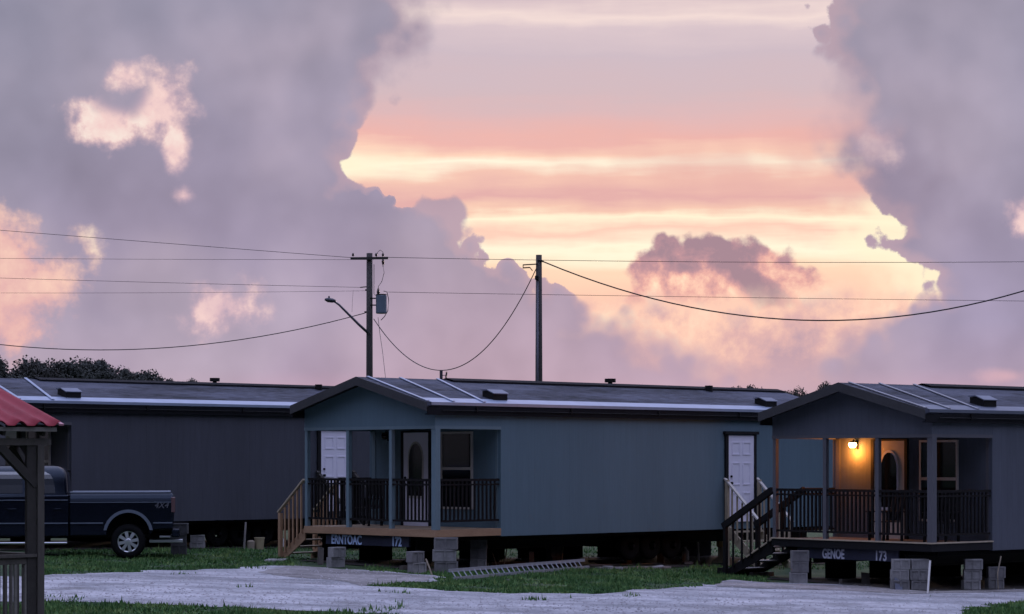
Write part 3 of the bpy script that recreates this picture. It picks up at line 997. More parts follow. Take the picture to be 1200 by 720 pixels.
    q = MB(); q.box(P - .025, P - .002, wy0, wy1, wz0, 2.37); q.box(P - .025, P - .002, wy0, wy1, 2.44, wz1); q.build('pane', M['glass'], wo)
    # back door on the long wall
    q = MB(); q.box(10.46, 11.50, -.045, -.001, ZD, 3.27)
    bd = q.build('back_door', M['white_paint'], root)
    q = MB()
    for (zz0, zz1) in ((1.15, 1.75), (1.95, 2.55), (2.75, 3.10)):
        for uu in (10.60, 11.04):
            for e in ((uu, uu + .32, zz0, zz0 + .03), (uu, uu + .32, zz1 - .03, zz1), (uu, uu + .03, zz0 + .03, zz1 - .03), (uu + .29, uu + .32, zz0 + .03, zz1 - .03)):
                q.box(e[0], e[1], -.058, -.044, e[2], e[3])
    q.build('door_panel', M['white_paint'], bd)
    q = MB(); q.box(10.34, 10.45, -.06, -.001, ZD - .02, 3.30); q.box(11.51, 11.60, -.06, -.001, ZD - .02, 3.30); q.box(10.28, 11.66, -.10, -.001, 3.302, 3.38)
    q.build('door_frame', M['black_trim'], bd)
    q = MB(); q.tube([(10.56, -.10, 2.0), (10.56, -.045, 2.0)], .035, 10); q.build('door_handle', M['black_metal'], bd)
    q = MB(); q.tube([(10.56, -.08, 2.18), (10.56, -.045, 2.18)], .03, 10); q.build('lock', M['black_metal'], bd)
    # ---- underside
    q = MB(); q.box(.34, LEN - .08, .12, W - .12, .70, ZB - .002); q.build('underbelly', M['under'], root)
    for (ua, ub) in ((.3, 1.0), (1.5, 2.6), (3.1, 4.4), (4.95, 6.6), (7.1, 9.6), (10.2, 12.6), (12.9, 15.0)):  # black sheets added along the far side to keep the underside dark
        q = MB(); q.box(ua, ub, W - .34, W - .32, -.25, .70); q.build('shade_sheet', M['under'], root)
    for v in (.95, 3.75):
        q = MB(); q.box(.25, LEN - .3, v, v + .03, .44, .70); q.box(.25, LEN - .3, v - .05, v + .08, .42, .44); q.box(.25, LEN - .3, v - .05, v + .08, .675, .699)
        q.build('chassis_beam', M['black_metal'], root)
    for i, u in enumerate((7.2, 8.0, 8.8)):
        q = MB(); q.tube([(u, .35, .40), (u, W - .35, .40)], .05, 8)
        ax = q.build('axle', M['black_metal'], root)
        for v in (.45, W - .65):
            q = MB(); q.lathe_y([(.12, 0), (.2, 0), (.33, .01), (.36, .05), (.36, .15), (.33, .19), (.2, .2), (.12, .2)], (u, v, .40), 20); q.build('wheel', M['rubber'], ax, smooth=True)
    # lettered navy cross member under the front edge
    q = MB(); q.box(.10, .16, 1.05, 4.15, .54, .795)
    bn = q.build('cross_member', M['banner'], root)
    text_part(texts[0], .31, 'lettering', M[letters], bn, (.094, texts[2], .557), texts[4])
    text_part(texts[1], .31, 'lettering', M[letters], bn, (.094, texts[3], .557), .8)
    # wall lamp
    q = MB(); q.box(P - .05, P - .001, 4.03, 4.13, 3.10, 3.28); q.tube([(P - .05, 4.08, 3.26), (P - .13, 4.08, 3.33), (P - .16, 4.08, 3.28)], .014, 6)
    q.tube([(P - .16, 4.08, 3.30), (P - .16, 4.08, 3.26)], [.05, .085], 10)
    lo = q.build('porch_lamp', M['black_metal'], root)
    q = MB(); q.tube([(P - .16, 4.08, 3.258), (P - .16, 4.08, 3.21), (P - .16, 4.08, 3.14)], [.085, .10, .06], 12)
    q.build('lamp_glass', M['bulb'] if lamp else M['glass'], lo, smooth=True)
    if lamp:
        ld = bpy.data.lights.new('porch_lamp_light', 'POINT')
        ld.energy = 88; ld.color = (1.0, .29, .035); ld.shadow_soft_size = .09
        l2 = bpy.data.objects.new('porch_lamp_light', ld); COL.objects.link(l2); l2.parent = root; l2.location = (P - .19, 4.08, 3.04)
    return root


H1 = dict(C=(-13.0, 58.5), a=46, z=.18)
H2 = dict(C=(-1.8, 54.0), a=46, z=0.0)
H3 = dict(C=(9.33, 51.2), a=50, z=-.23)


def loc(h, u, v, z=0.0):
    a = R(h['a'])
    return Vector((h['C'][0] + math.sin(a) * u - math.cos(a) * v, h['C'][1] + math.cos(a) * u + math.sin(a) * v, h['z'] + z))


mobile_home(H1['C'], H1['a'], H1['z'], 'charcoal grey mobile home behind the black pickup truck', 'sid_grey', 'trim_dark', 'metal_strip', 'metal_strip', 'pine', ('ERNTOAC', '171', 3.9, 1.65, .80), 'letter')
mobile_home(H2['C'], H2['a'], H2['z'], 'slate blue mobile home with tan wooden porch edge, standing in the middle', 'sid_blue', 'trim_blue', 'metal_strip', 'metal_strip', 'pine', ('ERNTOAC', '172', 3.93, 1.67, .80), 'letter')
mobile_home(H3['C'], H3['a'], H3['z'], 'dark grey mobile home with the orange porch lamp lit', 'sid_dark', 'trim_dark', 'metal_dull', 'strap_dull', 'black_trim', ('GENOE', '173', 3.35, 1.75, .66), 'letter_grey', lamp=True)


# ---------------------------------------------------------------- stairs
def porch_stairs(h, label, wood, rail, run, side_mat):
    """flight off the open far side of a porch, treads along the home's length"""
    p = loc(h, .05, W + .02)
    zg = gz(loc(h, .5, W + run).x)
    o = empty('porch_stairs', (p.x, p.y, h['z']), R(90 - h['a']), label, 'stairs', 'porch stairs')
    z0 = zg - h['z']                      # ground in local height
    top = ZD
    n = 4
    wd = 1.0
    rise = (top - z0) / (n + 1)
    tr = run / n
    for u in (0, wd):
        q = MB()
        prof = [(0, top - .02), (0, top - .34), (run - .12, z0 + .0), (run + .06, z0), (run + .06, z0 + rise * .6)]
        q.prism([(u - .02, y, z) for y, z in prof], (.04, 0, 0))
        q.build('stringer', M[side_mat], o)
    for i in range(n):
        z = top - rise * (i + 1)
        q = MB(); q.box(.024, wd - .024, tr * i + .02, tr * (i + 1) + .03, z - .035, z); q.build('tread', M[wood], o)
    if side_mat == 'dark_wood':
        q = MB(); q.bar((-.035, .0, top - .01), (-.035, run * .55, top - .01 - (top - z0 - rise * .6) * .55), .05, .035); q.build('stringer_edge', M['pine_pale'], o)
        q = MB(); q.box(-.03, wd + .03, run - .12, run + .30, z0 - .05, z0 + rise * 1.0); q.build('boxed_step', M['dark_wood'], o)
    for u in (-.06, wd + .06):
        q = MB(); q.box(u - .045, u + .045, run - .06, run + .03, z0, z0 + rise + 1.0); q.build('newel', M[rail], o)
        q = MB(); q.bar((u, -.02, top + 1.16), (u, run + .06, z0 + rise + 1.02), .10, .04 if rail == 'pine' else .15); q.build('handrail', M[wood if wood != 'plank' else rail], o)
        for i in range(5):
            y = .10 + i * (run - .2) / 4.6
            k = y / run
            zt = (top + 1.12) * (1 - k) + (z0 + rise + .98) * k
            zbm = (top - .12) * (1 - k) + (z0 + rise * .3) * k
            q = MB(); q.box(u - .02, u + .02, y - .02, y + .02, zbm, zt); q.build('baluster', M[rail], o)
    return o


porch_stairs(H2, 'new tan pine stairs at the far end of the slate blue porch', 'pine_pale', 'pine', .95, 'pine')
porch_stairs(H3, 'shade darkened stairs with pale treads beside the lamp lit porch', 'plank', 'dark_wood', 1.55, 'dark_wood')  # rails and sides coloured dark to hold their shadow silhouette


def door_stairs(h, label, wood='pine_pale'):
    """steep flight down from the back door towards the road"""
    p = loc(h, 10.36, -.03)
    zg = gz(loc(h, 11, -1.6).x) - h['z']
    o = empty('door_stairs', (p.x, p.y, h['z']), R(90 - h['a']), label, 'stairs', 'back door stairs')
    top = ZD
    run, n, wd = 1.15, 4, 1.26
    rise = (top - zg) / (n + 1)
    for u in (.04, wd - .04):
        q = MB(); q.prism([(u - .02, -.0, top - .02), (u - .02, 0, top - .34), (u - .02, -run + .1, zg), (u - .02, -run - .06, zg), (u - .02, -run - .06, zg + rise * .6)], (.04, 0, 0)); q.build('stringer', M[wood], o)
    for i in range(n):
        z = top - rise * (i + 1); y = -run / n * i
        q = MB(); q.box(.065, wd - .065, y - run / n - .02, y - .01, z - .035, z); q.build('tread', M[wood], o)
    for u in (-.03, wd + .03):
        for y, zt in ((-.08, top + 1.12), (-run, zg + rise + 1.0)):
            q = MB(); q.box(u - .045, u + .045, y - .045, y + .045, zg, zt); q.build('newel', M[wood], o)
        q = MB(); q.bar((u, -.0, top + 1.16), (u, -run - .08, zg + rise + .98), .10, .04); q.build('handrail', M['rail_pale'] if h is H2 else M[wood], o)
        for i in range(5):
            y = -.25 - i * (run - .45) / 4
            k = -y / run
            zt = (top + 1.12) * (1 - k) + (zg + rise + .96) * k
            zbm = (top - .1) * (1 - k) + (zg + rise * .4) * k
            q = MB(); q.box(u - .018, u + .018, y - .018, y + .018, zbm, zt); q.build('baluster', M[wood], o)
    return o


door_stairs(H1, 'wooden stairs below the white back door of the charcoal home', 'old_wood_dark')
door_stairs(H2, 'pale railed stairs below the white back door of the slate blue home')


# ---------------------------------------------------------------- porch chairs
def porch_chair(h, u, v, rot, label):
    p = loc(h, u, v, ZD + .001)
    o = empty('porch_chair', p, R(90 - h['a'] + rot), label, 'chair', 'porch chairs')
    q = MB()
    for i in range(5):
        q.box(-.26 + i * .105, -.26 + i * .105 + .09, -.27, .27, .43, .455)
    q.build('seat', M['black_metal'], o)
    q = MB()
    for i in range(5):
        y = -.25 + i * .112
        q.prism([(.24, y, .46), (.27, y, .46), (.41, y, 1.12), (.38, y, 1.12)], (0, .07, 0))
    q.bar((.395, -.27, 1.12), (.395, .27, 1.12), .04, .06)
    q.build('backrest', M['black_metal'], o)
    for s in (-1, 1):
        q = MB(); q.box(-.34, .32, s * .29 - .045, s * .29 + .045, .66, .69); q.build('armrest', M['black_metal'], o)
        for x in (-.26, .24):
            q = MB(); q.box(x - .025, x + .025, s * .29 - .025, s * .29 + .025, 0, .66); q.build('leg', M['black_metal'], o)


porch_chair(H2, 1.25, 3.95, 10, 'black slatted chair on the slate blue porch behind the railing')
porch_chair(H3, .95, 2.15, -15, 'black slatted chair by the arched door on the lamp lit porch')
porch_chair(H3, 1.25, .75, 5, 'black slatted chair in the dark corner of the lamp lit porch')


# ---------------------------------------------------------------- block piers
def pier(px, py, ptop, label, rot=44, dark=False, wide=1, course=None, half=.20):
    p = at(px, py)
    hgt = (py - ptop) / 2700 * p.y
    o = empty('block_pier', p, R(rot), label, 'block pier', 'concrete block piers under the homes')
    n = course or max(1, round(hgt / .24))
    hh = hgt / n
    for i in range(n):
        for j in range(wide):
            off_ = j * .42 - (wide - 1) * .21
            dx, dy = random.uniform(-.03, .03), random.uniform(-.03, .03)
            q = MB()
            x0, x1, y0, y1, za, zb = off_ - half + dx, off_ + half + dx, -.10 + dy, .10 + dy, i * hh, (i + 1) * hh - .006
            q.box(x0, x1, y0 + .018, y1, za, zb)
            # webs standing proud of the face, as on a hollow block laid on its side
            for wa, wb in ((x0, x0 + .045), ((x0 + x1) / 2 - .022, (x0 + x1) / 2 + .022), (x1 - .045, x1)):
                q.box(wa, wb, y0, y0 + .0175, za, zb)
            q.box(x0 + .0455, x1 - .0455, y0 + .003, y0 + .0172, zb - .04, zb - .001)
            bo = q.build('concrete_block', random.choice([M['block'], M['block'], M['block_b']]) if not dark else M['block_dark'], o, bevel=.006)
            bo.rotation_euler = (0, 0, R(random.uniform(-8, 8)))
    return o


pier(395, 665, 641, 'low grey block pier under the slate blue porch beside the stairs')
pier(487, 672, 646, 'short grey block pier left of the tall corner pier of the slate blue porch')
pier(522, 672, 630, 'tall two block wide pier under the slate blue porch corner post', rot=0, wide=1, course=3, half=.27)
pier(560, 667, 631, 'tall grey pier under the slate blue porch beside the siding', rot=0)
pier(742, 661, 630, 'tall grey pier under the middle of the slate blue siding', rot=5)
pier(650, 663, 640, 'dark pier in shade behind the ladder', dark=True)
pier(936, 684, 645, 'mossy grey pier under the lamp lit porch beside its stairs', rot=5)
pier(1066, 692, 655, 'wide double pier under the lamp lit porch corner post', rot=2, wide=2)
pier(1139, 692, 655, 'tall grey pier right of the corner post of the lamp lit porch', rot=4)
pier(1166, 691, 664, 'small grey pier under the dark grey siding at its corner', rot=10)
pier(232, 643, 627, 'small grey pier under the charcoal siding', rot=5)
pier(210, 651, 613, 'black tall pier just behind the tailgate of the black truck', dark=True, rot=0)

# ---------------------------------------------------------------- pickup truck
def truck():
    X0, Y0 = -9.33, 56.0
    o = empty('pickup_truck', (X0, Y0, gz(X0) + .0), R(8.5), 'black crew cab pickup truck parked before the charcoal mobile home', 'pickup truck')
    TW = 2.0

    def arc(cx, r, z0, up=True, n=14):
        pts = []
        a0 = math.asin(max(-1, min(1, (z0 - .60) / r)))
        for i in range(n + 1):
            t = a0 + (math.pi - 2 * a0) * i / n
            pts.append((cx + r * math.cos(t), .60 + r * math.sin(t)))
        return pts
    # lower body with wheel openings (x, z), rear to the right
    prof = [(1.08, .72), (1.11, 1.1), (1.10, 1.55), (1.06, 1.60), (-1.42, 1.60), (-1.42, .56)]
    bed = [(1.08, .72), (1.11, 1.1), (1.105, 1.40), (-1.40, 1.40), (-1.40, .56)] + list(reversed(arc(0, .52, .56))) + [(.60, .70)]
    q = MB(); q.prism([(x, 0, z) for x, z in bed], (0, TW, 0))
    rows = [(1.405, .0, 1.105), (1.47, .018, 1.10), (1.54, .055, 1.09), (1.60, .11, 1.06)]
    for z, e, xr in rows:
        q.v += [(xr, e, z), (-1.40, e, z), (-1.40, TW - e, z), (xr, TW - e, z)]
    b0 = len(q.v) - 16
    for i in range(3):
        for k in range(4):
            q.f.append((b0 + i * 4 + k, b0 + i * 4 + (k + 1) % 4, b0 + (i + 1) * 4 + (k + 1) % 4, b0 + (i + 1) * 4 + k))
    q.f.append((b0 + 12, b0 + 13, b0 + 14, b0 + 15))
    q.build('truck_bed', M['paint'], o, bevel=.035)
    cabp = [(-1.42, .56), (-1.42, 1.56), (-4.35, 1.52), (-5.25, 1.42), (-5.32, 1.2), (-5.32, .6), (-4.58, .56)] + arc(-3.97, .54, .56)[::-1][::1]
    a_ = arc(-3.97, .54, .56)           # from rear side to front side
    cabp = [(-1.42, .56), (-1.42, 1.56), (-4.35, 1.52), (-5.25, 1.42), (-5.32, 1.2), (-5.32, .60)] + list(reversed(a_))
    q = MB(); q.prism([(x, .004, z) for x, z in cabp], (0, TW - .008, 0)); q.build('body', M['paint'], o, bevel=.035)
    # greenhouse
    z0, z1 = 1.545, 2.27
    LV = []                                        # (height, side inset, rear x, front x): a rounded greenhouse
    for i in range(9):
        t = i / 8
        ang = t * math.pi / 2
        zz = z0 + (z1 - z0) * math.sin(ang * (.55 + .45 * t))
        e = .02 + .13 * t + .26 * max(0, t - .55) ** 1.6 / .45 ** 1.6 * 1.0
        LV.append((zz, e, -1.44 - .05 * t - .26 * max(0, t - .5) ** 2 / .25, -4.25 + .85 * t))
    q = MB()
    for zz, e, xr, xf in LV:
        c = .10
        for x, y in ((xr - c, e), (xf + c, e), (xf, e + c), (xf, TW - e - c), (xf + c, TW - e), (xr - c, TW - e), (xr, TW - e - c), (xr, e + c)):
            q.v.append((x, y, zz))
    for i in range(8):
        for k in range(8):
            q.f.append((i * 8 + k, i * 8 + (k + 1) % 8, (i + 1) * 8 + (k + 1) % 8, (i + 1) * 8 + k))
    q.f.append(tuple(64 + k for k in range(8)))
    cab = q.build('cab', M['paint'], o, smooth=True)

    def sp(x, z, e=.010):
        for (za, ea, _, _), (zb, eb, _, _) in zip(LV, LV[1:]):
            if za <= z <= zb:
                return (x, ea + (eb - ea) * (z - za) / (zb - za) - e, z)
        return (x, LV[-1][1] - e, z)

    def win(pts, name='side_window'):
        """glass that follows the curve of the cab side: pts are (z, rear x, front x)"""
        q = MB()
        for z, xa, xb in pts:
            q.v += [sp(xa, z), sp(xb, z)]
        for i in range(len(pts) - 1):
            q.f.append((2 * i, 2 * i + 1, 2 * i + 3, 2 * i + 2))
        q.build(name, M['auto_glass'], cab, fix=False)
    win([(1.60, -1.74, -2.42), (1.80, -1.76, -2.42), (1.95, -1.80, -2.42), (2.05, -1.86, -2.42), (2.12, -1.98, -2.42)])
    win([(1.60, -2.52, -3.62), (1.80, -2.52, -3.48), (1.95, -2.52, -3.36), (2.05, -2.52, -3.26), (2.12, -2.52, -3.14)])
    # mouldings
    for z, hgt, mname in ((1.435, .022, 'flare'), (.875, .028, 'flare'), (.83, .018, 'paint')):
        q = MB(); q.box(-4.5 if z > 1 else -3.3, -1.44, -.010, .006, z - hgt / 2, z + hgt / 2)
        if z > 1:
            q.box(-1.38, 1.02, -.010, .002, z - hgt / 2 - .055, z + hgt / 2 - .055)
        else:
            q.box(-1.38, -.60, -.010, .002, z - hgt / 2, z + hgt / 2); q.box(.60, 1.06, -.010, .002, z - hgt / 2, z + hgt / 2)
        q.build('side_moulding', M[mname], o)
    for ya in (.12, TW - .20):
        q = MB(); q.box(-1.40, 1.03, ya, ya + .08, 1.602, 1.635); q.build('bed_rail', M['flare'], o, bevel=.015)
    for cx in (0, -3.97):
        for yy in (-.02, TW - .06):
            q = MB()
            ro_, ri_ = .60, .525
            vs = []
            outer = arc(cx, ro_, .70); inner = arc(cx, ri_, .70)
            poly = [(x, yy, z) for x, z in outer] + [(x, yy, z) for x, z in reversed(inner)]
            n = len(outer)
            for (x, z), (x2, z2) in zip(outer, inner):
                vs += [(x, yy, z), (x2, yy, z2), (x, yy + .08, z), (x2, yy + .08, z2)]
            fs = []
            for i in range(n - 1):
                b = 4 * i
                fs += [(b, b + 4, b + 5, b + 1), (b + 2, b + 3, b + 7, b + 6), (b, b + 2, b + 6, b + 4), (b + 1, b + 5, b + 7, b + 3)]
            q.add(vs, fs)
            q.build('fender_flare', M['flare'], o, smooth=False)
    # wheels
    for cx in (0, -3.97):
        for near in (1, 0):
            yw = .04 if near else TW - .31
            q = MB()
            q.lathe_y([(.255, .0), (.27, -.012), (.36, -.015), (.405, .02), (.42, .06), (.42, .21), (.405, .25), (.36, .285), (.27, .28), (.255, .27)], (cx, yw, .42), 40)
            wh = q.build('wheel', M['rubber'], o, smooth=True)
            if near:
                q = MB()
                q.lathe_y([(.262, .0), (.262, .012), (.235, .022), (.23, .10), (.05, .12)], (cx, yw, .42), 40)
                for k in range(8):
                    t = 2 * math.pi * k / 8 + .2
                    d = Vector((math.cos(t), 0, math.sin(t))); s = Vector((-math.sin(t), 0, math.cos(t)))
                    c = Vector((cx, yw + .005, .42))
                    a, b = c + d * .06, c + d * .25
                    q.add([a - s * .03, a + s * .03, b + s * .045, b - s * .045, a - s * .03 + Vector((0, .05, 0)), a + s * .03 + Vector((0, .05, 0)), b + s * .045 + Vector((0, .03, 0)), b - s * .045 + Vector((0, .03, 0))],
                          [(0, 1, 2, 3), (7, 6, 5, 4), (0, 4, 5, 1), (1, 5, 6, 2), (2, 6, 7, 3), (3, 7, 4, 0)])
                q.lathe_y([(.001, -.02), (.06, -.015), (.075, .01), (.075, .05)], (cx, yw, .42), 20)
                rim = q.build('rim', M['alu'], wh)
                q = MB(); q.lathe_y([(.001, .085), (.228, .085)], (cx, yw, .42), 30); q.build('brake_disc', M['rubber'], wh)
    # running board, bumper, hitch, tail lamp
    q = MB(); q.box(-3.35, -1.45, -.10, .10, .37, .42); q.build('running_board', M['chrome'], o, bevel=.015)
    q = MB(); q.box(1.04, 1.24, .04, TW - .04, .52, .72); q.build('rear_bumper', M['paint'], o, bevel=.03)
    q = MB(); q.box(.50, 1.10, .55, 1.35, .37, .45); q.box(.95, 1.32, .92, 1.04, .36, .44); q.box(.75, 1.02, .3, .5, .5, .55); q.build('tow_hitch', M['alu'], o, bevel=.01)
    q = MB(); q.box(1.03, 1.135, -.006, .12, 1.12, 1.50); q.build('tail_lamp', M['tail'], o, bevel=.02)
    q = MB(); q.box(-5.38, -5.30, .1, TW - .1, .62, .86); q.build('front_bumper', M['chrome'], o, bevel=.03)
    for z in (1.22,):
        for x in (-1.66, -2.75):
            q = MB(); q.box(x - .12, x + .08, -.03, .004, z - .015, z + .015); q.build('door_handle', M['paint'], o, bevel=.008)
    cu = bpy.data.curves.new('decal', 'FONT'); cu.body = '4X4'; cu.size = .20; cu.extrude = .002; cu.shear = .3; cu.materials.append(M['decal'])
    t = text_mesh(cu, 'decal'); t.parent = o; t.location = (.62, -.004, 1.235); t.rotation_euler = (R(90), 0, 0)
    q = MB(); q.box(-5.2, 1.0, .35, TW - .35, .50, .62); q.build('underbody', M['rubber'], o)
    for cx in (0, -3.97):
        q = MB(); q.box(cx - .60, cx + .60, .40, TW - .40, .625, 1.22); q.build('wheel_well', M['rubber'], o)


truck()


# ---------------------------------------------------------------- gazebo
def gazebo():
    px_, py_ = -6.2, 30.2
    zg = gz(px_)
    o = empty('gazebo', (px_, py_, 0), R(45), 'weathered wooden gazebo with a red corrugated metal roof', 'gazebo')
    A = 3.6
    ov = .20
    ze = 3.07
    sl = .325
    hy = A / 2
    zr = ze + sl * (hy + ov)
    # corrugated sheets
    for s in (0, 1):
        q = MB()
        nxs = 150; nys = 10
        for j in range(nys + 1):
            t = j / nys
            for i in range(nxs + 1):
                x = ov - (A + 2 * ov) * i / nxs
                c = .045 * math.cos(2 * math.pi * (x - ov) / .30)
                c = max(c, -.016)
                y = -ov + (hy + ov) * t
                z = ze + (zr - ze) * t + c
                q.v.append((x, y if s == 0 else A - y, z))
        n1 = nxs + 1
        for j in range(nys):
            for i in range(nxs):
                q.f.append((j * n1 + i, j * n1 + i + 1, (j + 1) * n1 + i + 1, (j + 1) * n1 + i))
        ob = q.build('roof', M['red_roof'], o, smooth=True)
        sm = ob.modifiers.new('thick', 'SOLIDIFY'); sm.thickness = .006
    q = MB()
    for s in (0, 1):
        for xx in (ov + .004, -A - ov - .004):
            a = Vector((xx, -ov - .02 if s == 0 else A + ov + .02, ze - .00)); b = Vector((xx, hy, zr + .01))
            q.bar(a, b, .07, .025)
    q.bar((ov, hy, zr + .035), (-A - ov, hy, zr + .035), .22, .02)
    q.build('roof_cap', M['roof_cap'], o)
    # fascia, rafters, beams
    for (yy, rows) in ((-ov + .05, 0), (A + ov - .05, 1)):
        q = MB(); q.box(-A - ov + .02, ov - .03, yy - .012, yy + .012, ze - .09, ze - .035); q.build('fascia', M['old_wood_pale'], o)
    for i in range(7):
        x = -A + i * A / 6
        q = MB()
        for s in (0, 1):
            a = Vector((x, -ov + .08 if s == 0 else A + ov - .08, ze - .10)); b = Vector((x, hy, zr - .11))
            q.bar(a, b, .045, .10)
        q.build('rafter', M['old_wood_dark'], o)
    for y in (0, A):
        q = MB(); q.box(-A - .16, .16, y - .045, y + .045, 2.80, 2.89); q.build('beam', M['old_wood'], o)
    for x in (0, -A):
        q = MB(); q.box(x - .045, x + .045, .05, A - .05, 2.80, 2.89); q.build('beam', M['old_wood'], o)
    for x in (0, -A):
        for y in (0, A):
            q = MB(); q.box(x - .052, x + .052, y - .052, y + .052, zg, 2.80); q.build('post', M['old_wood'], o, bevel=.006)
    q = MB(); q.box(-.20, -.056, -.03, .03, .35, 2.80); q.build('post', M['old_wood_dark'], o, bevel=.006)  # added dark board, stands in for the shaded left face of the post
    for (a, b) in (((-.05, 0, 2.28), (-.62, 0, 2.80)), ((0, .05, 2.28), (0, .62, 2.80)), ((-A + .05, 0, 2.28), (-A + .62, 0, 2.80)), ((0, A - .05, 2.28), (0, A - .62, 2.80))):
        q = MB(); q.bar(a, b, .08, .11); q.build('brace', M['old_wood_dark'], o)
    q = MB(); q.box(-A - .1, .1, -.1, A + .1, .22, .30); q.build('floor_deck', M['old_wood'], o)
    # railings
    for (a, b) in (((-.06, 0), (-A + .06, 0)), ((0, .06), (0, A - .06)), ((-A + .06, A), (-.06, A))):
        a = Vector((*a, 0)); b = Vector((*b, 0))
        q = MB()
        q.bar(a + Vector((0, 0, 1.36)), b + Vector((0, 0, 1.36)), .10, .04)
        q.bar(a + Vector((0, 0, 1.29)), b + Vector((0, 0, 1.29)), .04, .08)
        q.bar(a + Vector((0, 0, .48)), b + Vector((0, 0, .48)), .04, .08)
        q.build('railing', M['old_wood'], o)
        n = int((b - a).length / .15)
        for i in range(1, n):
            c = a.lerp(b, i / n)
            q = MB(); q.box(c.x - .019, c.x + .019, c.y - .019, c.y + .019, .40, 1.25); q.build('baluster', M['old_wood_pale'] if i % 3 else M['old_wood'], o)


gazebo()


# ---------------------------------------------------------------- utility poles and lines
def pole_one():
    Y = 96.0
    b = pt(433, 540, Y); x = b.x
    o = empty('utility_pole', (x, Y, 0), 0, 'wooden utility pole with grey transformer and street light arm', 'utility pole', 'utility poles')
    def l(px, py):
        p = pt(px, py, Y); return Vector((p.x - x, 0, p.z))
    q = MB(); q.tube([(0, 0, -.3), (0, 0, 6), l(433, 297)], [.16, .14, .125], 14); q.build('pole', M['pole_wood'], o, smooth=True)
    q = MB()
    q.bar(l(411, 303.5) + Vector((0, -.15, 0)), l(455, 303) + Vector((0, -.15, 0)), .09, .10)
    q.build('crossarm', M['pole_wood'], o)
    for px, py in ((414, 301), (441, 301), (449, 301)):
        q = MB(); a = l(px, py); q.tube([a + Vector((0, -.15, 0)), a + Vector((0, -.15, .05)), a + Vector((0, -.15, .10)), a + Vector((0, -.15, .14))], [.03, .055, .045, .02], 10); q.build('insulator', M['porcelain'], o)
    q = MB(); a = l(449, 306); q.tube([a + Vector((0, -.15, .05)), a + Vector((0, -.15, -.02)), a + Vector((0.01, -.15, -.14)), a + Vector((0.0, -.15, -.24))], [.03, .06, .05, .03], 10); q.build('cutout_fuse', M['porcelain'], o)
    q = MB()
    pts = [l(441, 303), l(443, 296), l(446, 293.5), l(449, 296), l(449, 302)]
    q.tube([p + Vector((0, -.15, 0)) for p in pts], .012, 6)
    pts = [l(449, 312), l(450.5, 320), l(448, 330), l(444, 336), l(443, 341)]
    q.tube([p + Vector((0, -.2, 0)) for p in pts], .012, 6)
    pts = [l(450, 342), l(454, 343), l(456, 352), l(455, 365), l(451, 372), l(447, 376)]
    q.tube([p + Vector((0, -.35, 0)) for p in pts], .018, 6)
    q.tube([p + Vector((0, -.14, 0)) for p in (l(438.5, 310), l(438.5, 345), l(441, 347))], .014, 6)
    q.build('jumper_wire', M['wire'], o)
    # transformer can
    c0 = l(447, 368); c1 = l(447, 346)
    q = MB(); off_ = Vector((0, -.12, 0))
    q.tube([c0 + off_, c0 + off_ + Vector((0, 0, .03)), c1 + off_ + Vector((0, 0, -.05)), c1 + off_], [.20, .225, .225, .20], 20)
    tr = q.build('transformer', M['transformer'], o, smooth=False, bevel=.01)
    q = MB(); q.tube([c1 + off_, c1 + off_ + Vector((0, 0, .03))], [.235, .21], 20); q.build('lid', M['black_metal'], tr)
    q = MB(); p = l(443.5, 345) + off_; q.tube([p, p + Vector((0, 0, .08)), p + Vector((0, 0, .16)), p + Vector((0, 0, .24))], [.05, .07, .05, .025], 10); q.build('bushing', M['porcelain'], tr)
    q = MB()
    for py in (350, 358):
        q.bar(l(434, py) + Vector((0, -.1, 0)), l(442, py) + Vector((0, -.1, 0)), .05, .05)
    q.build('bracket', M['black_metal'], tr)
    # street light arm
    q = MB(); q.tube([p + Vector((0, -.2 - .0 * i, 0)) for i, p in enumerate((l(432, 391), l(421, 381), l(408, 368), l(398, 358), l(393, 354.5), l(389, 353.5)))], [.06, .055, .05, .045, .04, .04], 10)
    arm = q.build('lamp_arm', M['lamp_metal'], o, smooth=True)
    q = MB(); p0 = l(394, 353.5) + Vector((0, -.2, 0)); p1 = l(381, 351.5) + Vector((0, -.2, 0))
    q.tube([p0, p0.lerp(p1, .3), p0.lerp(p1, .7), p1], [.045, .09, .10, .04], 12)
    q.tube([l(386, 352) + Vector((0, -.2, .05)), l(386, 352) + Vector((0, -.2, .16))], .035, 8)
    q.build('lamp_head', M['lamp_metal'], arm, smooth=True)
    q = MB()
    q.bar(l(422, 337), l(433, 336), .04, .04); q.bar(l(428, 340), l(433, 340), .06, .06); q.bar(l(427, 366), l(433, 366), .05, .07)
    q.build('wire_bracket', M['black_metal'], o)


